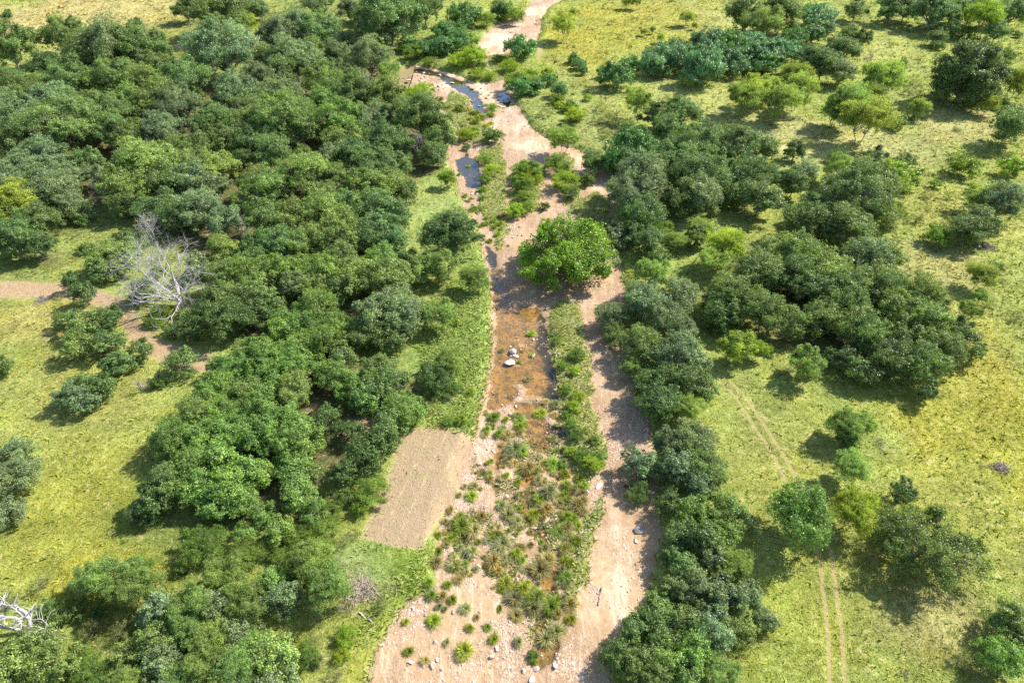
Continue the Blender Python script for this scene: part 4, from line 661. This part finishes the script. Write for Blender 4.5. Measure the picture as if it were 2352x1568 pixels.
# ------------------------------------------------------------------ rocks
import bmesh
ROCKS = []
for s in range(5):
    bm = bmesh.new(); bmesh.ops.create_icosphere(bm, subdivisions=3, radius=1); r = np.random.default_rng(400+s); pl = [(sph(r, 1)[0], r.uniform(.45, .85)) for _ in range(11)]
    for v in bm.verts:
        c = np.array(v.co)
        for n_, d_ in pl:
            q = c@n_
            if q > d_: c = c-n_*(q-d_)
        c = c*(1+.05*(r.random()-.5)); v.co = c*np.array([1, .8, .6])
    m = bpy.data.meshes.new("rock"); bm.to_mesh(m); bm.free(); m.materials.append(M_ROCK); ROCKS.append(m)
def rock(x, y, s, col, label=None, flat=1.0, kind="rock", sub=.25):
    z = float(z_at(x, y)[0]); o = bpy.data.objects.new(kind, rr.choice(ROCKS)); COL.objects.link(o)
    o.location = (x, y, z+s*.6*flat*(1-2*sub)); o.rotation_euler = (rr.uniform(-.2, .2), rr.uniform(-.2, .2), rr.uniform(0, 6.28)); o.scale = (s, s*rr.uniform(.8, 1.1), s*flat*rr.uniform(.8, 1.1)); o.color = (*col, 1)
    if label: tag(o, label, "rock")
    return o
WHT = (1.25, 1.27, 1.32)
def rk(k, cx, cy, wpx, col, label, flat=.8):
    x, y, t = G(*C(k, cx, cy), -1.0); return rock(float(x), float(y), wpx*.3418*float(t)/F/2, col, label, flat)
rk('G', 85, 835, 75, WHT, "jagged white boulder in the middle of the main pool, the farther one", 1.0); rk('G', 66, 915, 80, WHT, "broad white boulder in the main pool, just nearer than the jagged one", .8)
rk('G', 105, 862, 50, WHT, "small white slab joined to the jagged boulder in the main pool", .5); rk('G', 222, 862, 45, WHT, "small pale rock in the main pool right of the white boulders", .9)
rk('K', 370, 1455, 52, WHT, "rounded white boulder right of the stream at the bottom edge", 1.0); rk('K', 240, 1470, 52, WHT, "white boulder standing left of the stream at the bottom edge", 1.1)
rk('K', 158, 1488, 42, WHT, "leftmost white boulder of the cluster at the bottom edge", 1.0); rk('K', 212, 1545, 56, WHT, "white boulder cut by the bottom edge of the photo", 1.0)
rk('K', 935, 550, 80, (.35,.42,.55), "dark blue-grey slab lying on the shaded sand under the right oaks", .45); rk('K', 915, 615, 50, (1.1,1.05,1), "pale rock on the shaded sand below the dark slab", .6)
rk('K', 665, 250, 60, WHT, "pale rock on the left edge of the narrow sand channel", .6); rk('Z', 1480, 735, 50, WHT, "grey-white rock beside the pale one at the sand channel edge", 1.1)
rk('J', 1230, 1455, 55, (1.1,1.05,1), "tan boulder casting a shadow on the lower left sand", 1.0); rk('J', 1245, 1295, 42, (1.2,1.15,1.1), "white-topped rock on the lower left sand", .9); rk('J', 1100, 1070, 36, (1,1,1), "pinkish rock where grass meets the lower left sand", .9)
rk('J', 1080, 1430, 44, (.8,.85,1), "grey angular rock left of the tan boulder on the lower sand", .8); rk('Z', 1185, 1005, 40, WHT, "round pale grey rock in the stony lower stream", 1.0); rk('Z', 1130, 970, 34, (.9,.95,1.1), "grey rock just left of the round pale one in the stream", 1.0)
rk('U', 475, 632, 40, (1.2,1.25,1.3), "light grey rock at the water edge of the upper rocky mound", .7); rk('U', 1030, 215, 38, (1.2,1.2,1.2), "pale rock on the bank at the top sand bend", 1.0); rk('F', 1750, 800, 20, WHT, "thin white rock by the left bank of the main pool", .6)
RK = []
def scatter(poly, n, smin, smax, mind, tries=60, z=-1.0, fn=None):
    P = polyG(poly, z); lo, hi = P.min(0), P.max(0); out = []
    for _ in range(n*tries):
        if len(out) >= n: break
        x, y = rr.uniform(lo[0], hi[0]), rr.uniform(lo[1], hi[1])
        if sdf(P, np.array([x]), np.array([y]))[0] > 0: continue
        s = smin+(smax-smin)*rr.random()**2
        if any((x-a)**2+(y-b)**2 < (mind*(s+c))**2 for a, b, c in out): continue
        out.append((x, y, s))
    return out
def todraw(x, y, z):
    vx, vy, vz = x, y, z-H; d = vy*cp-vz*sp; return 1176+F*vx/d, 784-F*(vy*sp+vz*cp)/d
def scat_rock(poly, n, a, b, tint=1.0, where=''):
    for x, y, s in scatter(poly, n, a, b, 1.1):
        c = rr.uniform(.75, 1.25)*tint; o = rock(x, y, s, (c*rr.uniform(.95, 1.1), c, c*rr.uniform(.9, 1.05)), None, rr.uniform(.6, 1))
        px, py = todraw(x, y, -1); ALL.append([o, "rock", "rock", "pale" if c > 1.08 else ("brown" if c < .9 else "tan"), px, py, 2*s*16, s])
scat_rock([(1110,940),(1250,930),(1300,1060),(1320,1200),(1300,1400),(1240,1400),(1200,1300),(1050,1300),(1040,1180),(1085,1080)], 72, .16, .5)
scat_rock([(1120,760),(1280,760),(1296,960),(1130,940)], 30, .14, .4)
scat_rock([(940,1400),(1230,1400),(1200,1540),(880,1540)], 34, .14, .42)
scat_rock([(915,172),(960,163),(1000,172),(1045,185),(1030,215),(960,210),(910,195)], 34, .25, .7, .8)
scat_rock([(1010,215),(1060,225),(1100,275),(1060,330),(1040,290),(1000,240)], 16, .25, .7, .95)
scat_rock([(1120,260),(1200,280),(1250,340),(1180,390),(1140,330)], 14, .2, .5, .85)
scat_rock([(1170,500),(1240,500),(1220,560),(1160,600)], 12, .2, .5, .9)
scat_rock([(1075,190),(1110,195),(1115,262),(1085,262)], 12, .3, .8, .9)
scat_rock([(915,172),(960,160),(1000,170),(1040,190),(1020,205),(960,205)], 22, .35, 1.1, 1.1)
scat_rock([(1095,200),(1180,215),(1180,260),(1120,275)], 22, .35, 1.0, 1.1)
scat_rock([(1060,430),(1110,440),(1110,500),(1070,490)], 16, .3, .9, 1.1)
scat_rock([(2040,545),(2110,545),(2120,590),(2050,580)], 6, .3, .8, 1.1)
# ------------------------------------------------------------------ grass tussocks
TUS = []
for s in range(4):
    r = np.random.default_rng(500+s); n = 420; a = r.random(n)*6.28; le = .15+.95*r.random(n)**.8; q = .25*np.sqrt(r.random(n)); L = .75+.45*r.random(n); wd = .014+.010*r.random(n)
    ca, sa = np.cos(a), np.sin(a); b0 = np.stack([ca*q, sa*q, np.full(n, -.05)], 1); mid = b0+np.stack([ca*L*le*.45, sa*L*le*.45, L*.62*(1.05-.35*le)], 1); tip = b0+np.stack([ca*L*le, sa*L*le, L*(1.05-.75*le)], 1)
    sd_ = np.stack([-sa, ca, 0*a], 1)*wd[:, None]
    V = np.stack([b0-sd_, b0+sd_, mid+sd_, mid-sd_, mid-sd_, mid+sd_, tip+sd_*.3, tip-sd_*.3], 1).reshape(-1, 3); m = mesh_np("tussock", V, np.arange(8*n).reshape(-1, 4))
    v = np.repeat(r.random(n), 2); attr(m, "v", v, 'FACE'); m.materials.append(M_TUFT); TUS.append(m)
def tuss(x, y, s, col, adj):
    z = float(z_at(x, y)[0]); o = bpy.data.objects.new("grass_tussock", rr.choice(TUS)); COL.objects.link(o); o.location = (x, y, z); o.rotation_euler[2] = rr.uniform(0, 6.28); o.scale = (s*rr.uniform(.75, 1.3), s*rr.uniform(.75, 1.3), s*rr.uniform(.7, 1.2)); o.rotation_euler[1] = rr.uniform(0, .25); o.color = jit(col, .3)
    px, py = todraw(x, y, z); ALL.append([o, "grass_tussock", "tussock", adj, px, py, 2*s*16, s]); return o
def scat_tuss(poly, n, a, b, mind, pg=.35):
    for x, y, s in scatter(poly, n, a, b, mind):
        if vn(np.array([x]), np.array([y]), 3.0, 77)[0] < .30: continue
        if rr.random() < pg: tuss(x, y, s, (.22,.30,.05), "bright green")
        else: tuss(x, y, s, (.31,.305,.155), "grey-green")
scat_tuss([(1110,945),(1200,950),(1210,1060),(1290,1060),(1330,1100),(1330,1200),(1310,1330),(1290,1400),(1200,1400),(1120,1340),(1040,1320),(1020,1250),(1050,1150),(1085,1050)], 260, .35, 1.4, .55)
scat_tuss([(1150,800),(1280,800),(1296,960),(1150,950)], 16, .35, .9, 1.0); scat_tuss([(1220,900),(1290,930),(1297,1040),(1270,1060),(1230,980)], 14, .6, 1.1, .8); scat_tuss([(1010,1190),(1050,1150),(1080,1300),(1040,1380),(980,1370)], 24, .7, 1.3, .8, .5)
scat_tuss([(1150,1380),(1330,1360),(1330,1440),(1230,1480),(1160,1480)], 16, .8, 1.6, .9, .2); scat_tuss([(930,1400),(1150,1390),(1130,1540),(900,1550)], 14, .5, 1.0, 1.2)
scat_tuss([(1000,225),(1060,215),(1100,270),(1060,300)], 14, .8, 1.6, .8, .4); scat_tuss([(1060,440),(1110,440),(1110,560),(1090,500)], 10, .6, 1.2, .8, .5); scat_tuss([(1045,360),(1110,350),(1110,430),(1060,420)], 6, .7, 1.3, .9, .4); scat_tuss([(1060,230),(1130,240),(1140,320),(1070,320)], 16, 1.0, 2.0, .8, .6); scat_tuss([(1110,500),(1170,500),(1150,580),(1125,560)], 12, .8, 1.5, .9, .6)
scat_tuss([(1290,1080),(1345,1100),(1340,1190),(1300,1330)], 22, .8, 1.5, .7, .5)
for k, cx, cy, wpx, c in (('K',250,1000,110,0),('K',230,940,70,1),('K',380,1220,120,0),('K',110,1110,90,0),('K',450,900,90,0),('J',1440,1350,120,1),('J',1240,1150,110,1),('J',1270,1050,60,0),('J',470,1440,110,0),('G',210,715,60,1),('G',245,1250,60,1),('G',130,1300,90,1)):
    x, y, t = G(*C(k, cx, cy), -.8); tuss(float(x), float(y), wpx*.3418*float(t)/F/2*1.0, ((.28,.31,.16), (.26,.37,.06))[c], ("grey-green", "bright green")[c])
# ------------------------------------------------------------------ labels: what singles each plant and stone out
MARKS = [("the lone vivid green tree",1303,580),("the big bleached dead tree",390,640),("the mown plot",960,1120),("the main pool",1200,780),("the blue pool",1085,395),("the upper pools",1090,225),
 ("the dark giant oak at upper right",2220,185),("the gnarled white snag",60,1390),("the tree on the tyre tracks",1845,1190),("the open-crowned lone oak",2140,1250),("the dirt road bend",310,750),
 ("the lone round meadow mesquite",1300,50),("the white twiggy dead tree",1550,1105),("the left end of the dirt road",60,665),("the bottom left corner",0,1568),("the bottom right corner",2352,1568),
 ("the top right corner",2352,0),("the top left corner",0,0),("the far end of the tyre tracks",1690,905),("the top sand bend",1180,80),("the yellow-green tree below the grove",1695,800),
 ("the crooked mesquite with bare trunk",1989,270),("the bottom white boulders",1215,1540),("the grove's round green bush",1852,828),("the bleached treetop",342,513),("the grey bare upright tree",960,328),
 ("the white spreading bare shrub",687,448),("the grey dead shrub",325,876),("the brush patch below the mown plot",827,1357),("the dark blue-grey slab",1468,1220),("the vine thicket",1640,130),("the dark bare meadow tree",1993,137),
 ("the white boulders in the pool",1172,820),("the rocky mound",965,180),("the right edge brush heap",2262,565),("the tan boulder",995,1529),("the round grey stream rock",1247,1224),("the narrow sand channel rock",1375,1118),("the driftwood branch",1377,1369),("the mown plot's near corner",965,1262),("the mown plot's right corner",1080,1000),("the lower stream",1262,1330)]
ORD = "nearest second third fourth fifth sixth seventh eighth ninth tenth eleventh twelfth thirteenth fourteenth fifteenth sixteenth seventeenth eighteenth nineteenth twentieth twenty-first twenty-second twenty-third twenty-fourth twenty-fifth".split()
NOUN = dict(scrub_oak="small oak", oak_tree="oak", mesquite_tree="mesquite", vine_covered_shrub="shrub", willow_bush="willow bush", bush="bush", juniper_bush="juniper", shade_tree="tree", rock="rock", grass_tussock="grass tussock")
GRP = dict(scrub_oak="small oaks along the wood edges", oak_tree="oaks of the creekside woods", mesquite_tree="mesquites in the meadows", vine_covered_shrub="vine-draped shrubs", willow_bush="willow bushes by the creek", bush="bushes scattered in the grass", juniper_bush="junipers among the grass", rock="rocks strewn along the creek bed", grass_tussock="grass tussocks in the creek bed")
buckets = {}
for it in ALL:
    o, kind, cat, adj, x, y, wd, s = it
    m = min(MARKS, key=lambda m: math.hypot(x-m[1], (y-m[2])*1.3)); dx, dy = x-m[1], (y-m[2])*1.2; dist = math.hypot(dx, dy)
    sec = "beside" if dist < 8 else (("right of" if dx > 0 else "left of") if abs(dx) > abs(dy) else ("nearer than" if dy > 0 else "beyond"))
    buckets.setdefault((kind, adj, m[0], sec), []).append((dist, it))
for (kind, adj, mk, sec), L in buckets.items():
    L.sort(key=lambda q: q[0]); cat = L[0][1][2]
    for i, (dist, it) in enumerate(L):
        o = it[0]; n = ORD[i] if i < len(ORD) else "outlying"
        lab = f"{adj} {NOUN[kind]}" + (f", {n} one" if len(L) > 1 else "") + f" {sec} {mk}"
        if kind == "rock": lab = f"{adj} {NOUN[kind]} in the bed" + (f", {n} one" if len(L) > 1 else "") + f" {sec} {mk}"
        if kind == "shade_tree": lab = "vivid green broad-leaved tree standing alone in the sand between two channels"
        tag(o, lab, cat, GRP.get(kind))
SPECIAL = {('D',1430,520):"huge dark green spreading oak standing in the upper right meadow", ('L',300,460):"round fresh green oak standing over the grassy tyre tracks", ('L',1170,640):"large open-crowned dark oak alone in the lower right meadow, limbs showing",
 ('C',440,160):"round feathery mesquite alone in the golden meadow right of the top sand bend", ('D',730,790):"pale feathery mesquite with crooked bare trunk in the right meadow", ('H',330,900):"dense round green bush-like oak in front of the right grove",
 ('G',1600,820):"yellow-green flat-topped tree in front of the right grove's dark side", ('L',980,300):"low round deep green juniper alone in the lower right meadow", ('H',1210,70):"small bright green lollipop tree in the right meadow", ('E',1210,910):"rounded dark green oak bush alone just below the dirt road",
 ('L',620,100):"pale wispy mesquite with thin trunk left of the meadow junipers", ('L',650,400):"lime green feathery mesquite right of the tree on the tyre tracks"}
for (k, cx, cy), lab in SPECIAL.items():
    x, y = C(k, cx, cy)
    for it in ALL:
        if abs(it[4]-x) < .5 and abs(it[5]-y) < .5: it[0]['label'] = lab
print("KINDS", {k: sum(1 for i in ALL if i[1] == k) for k in NOUN})
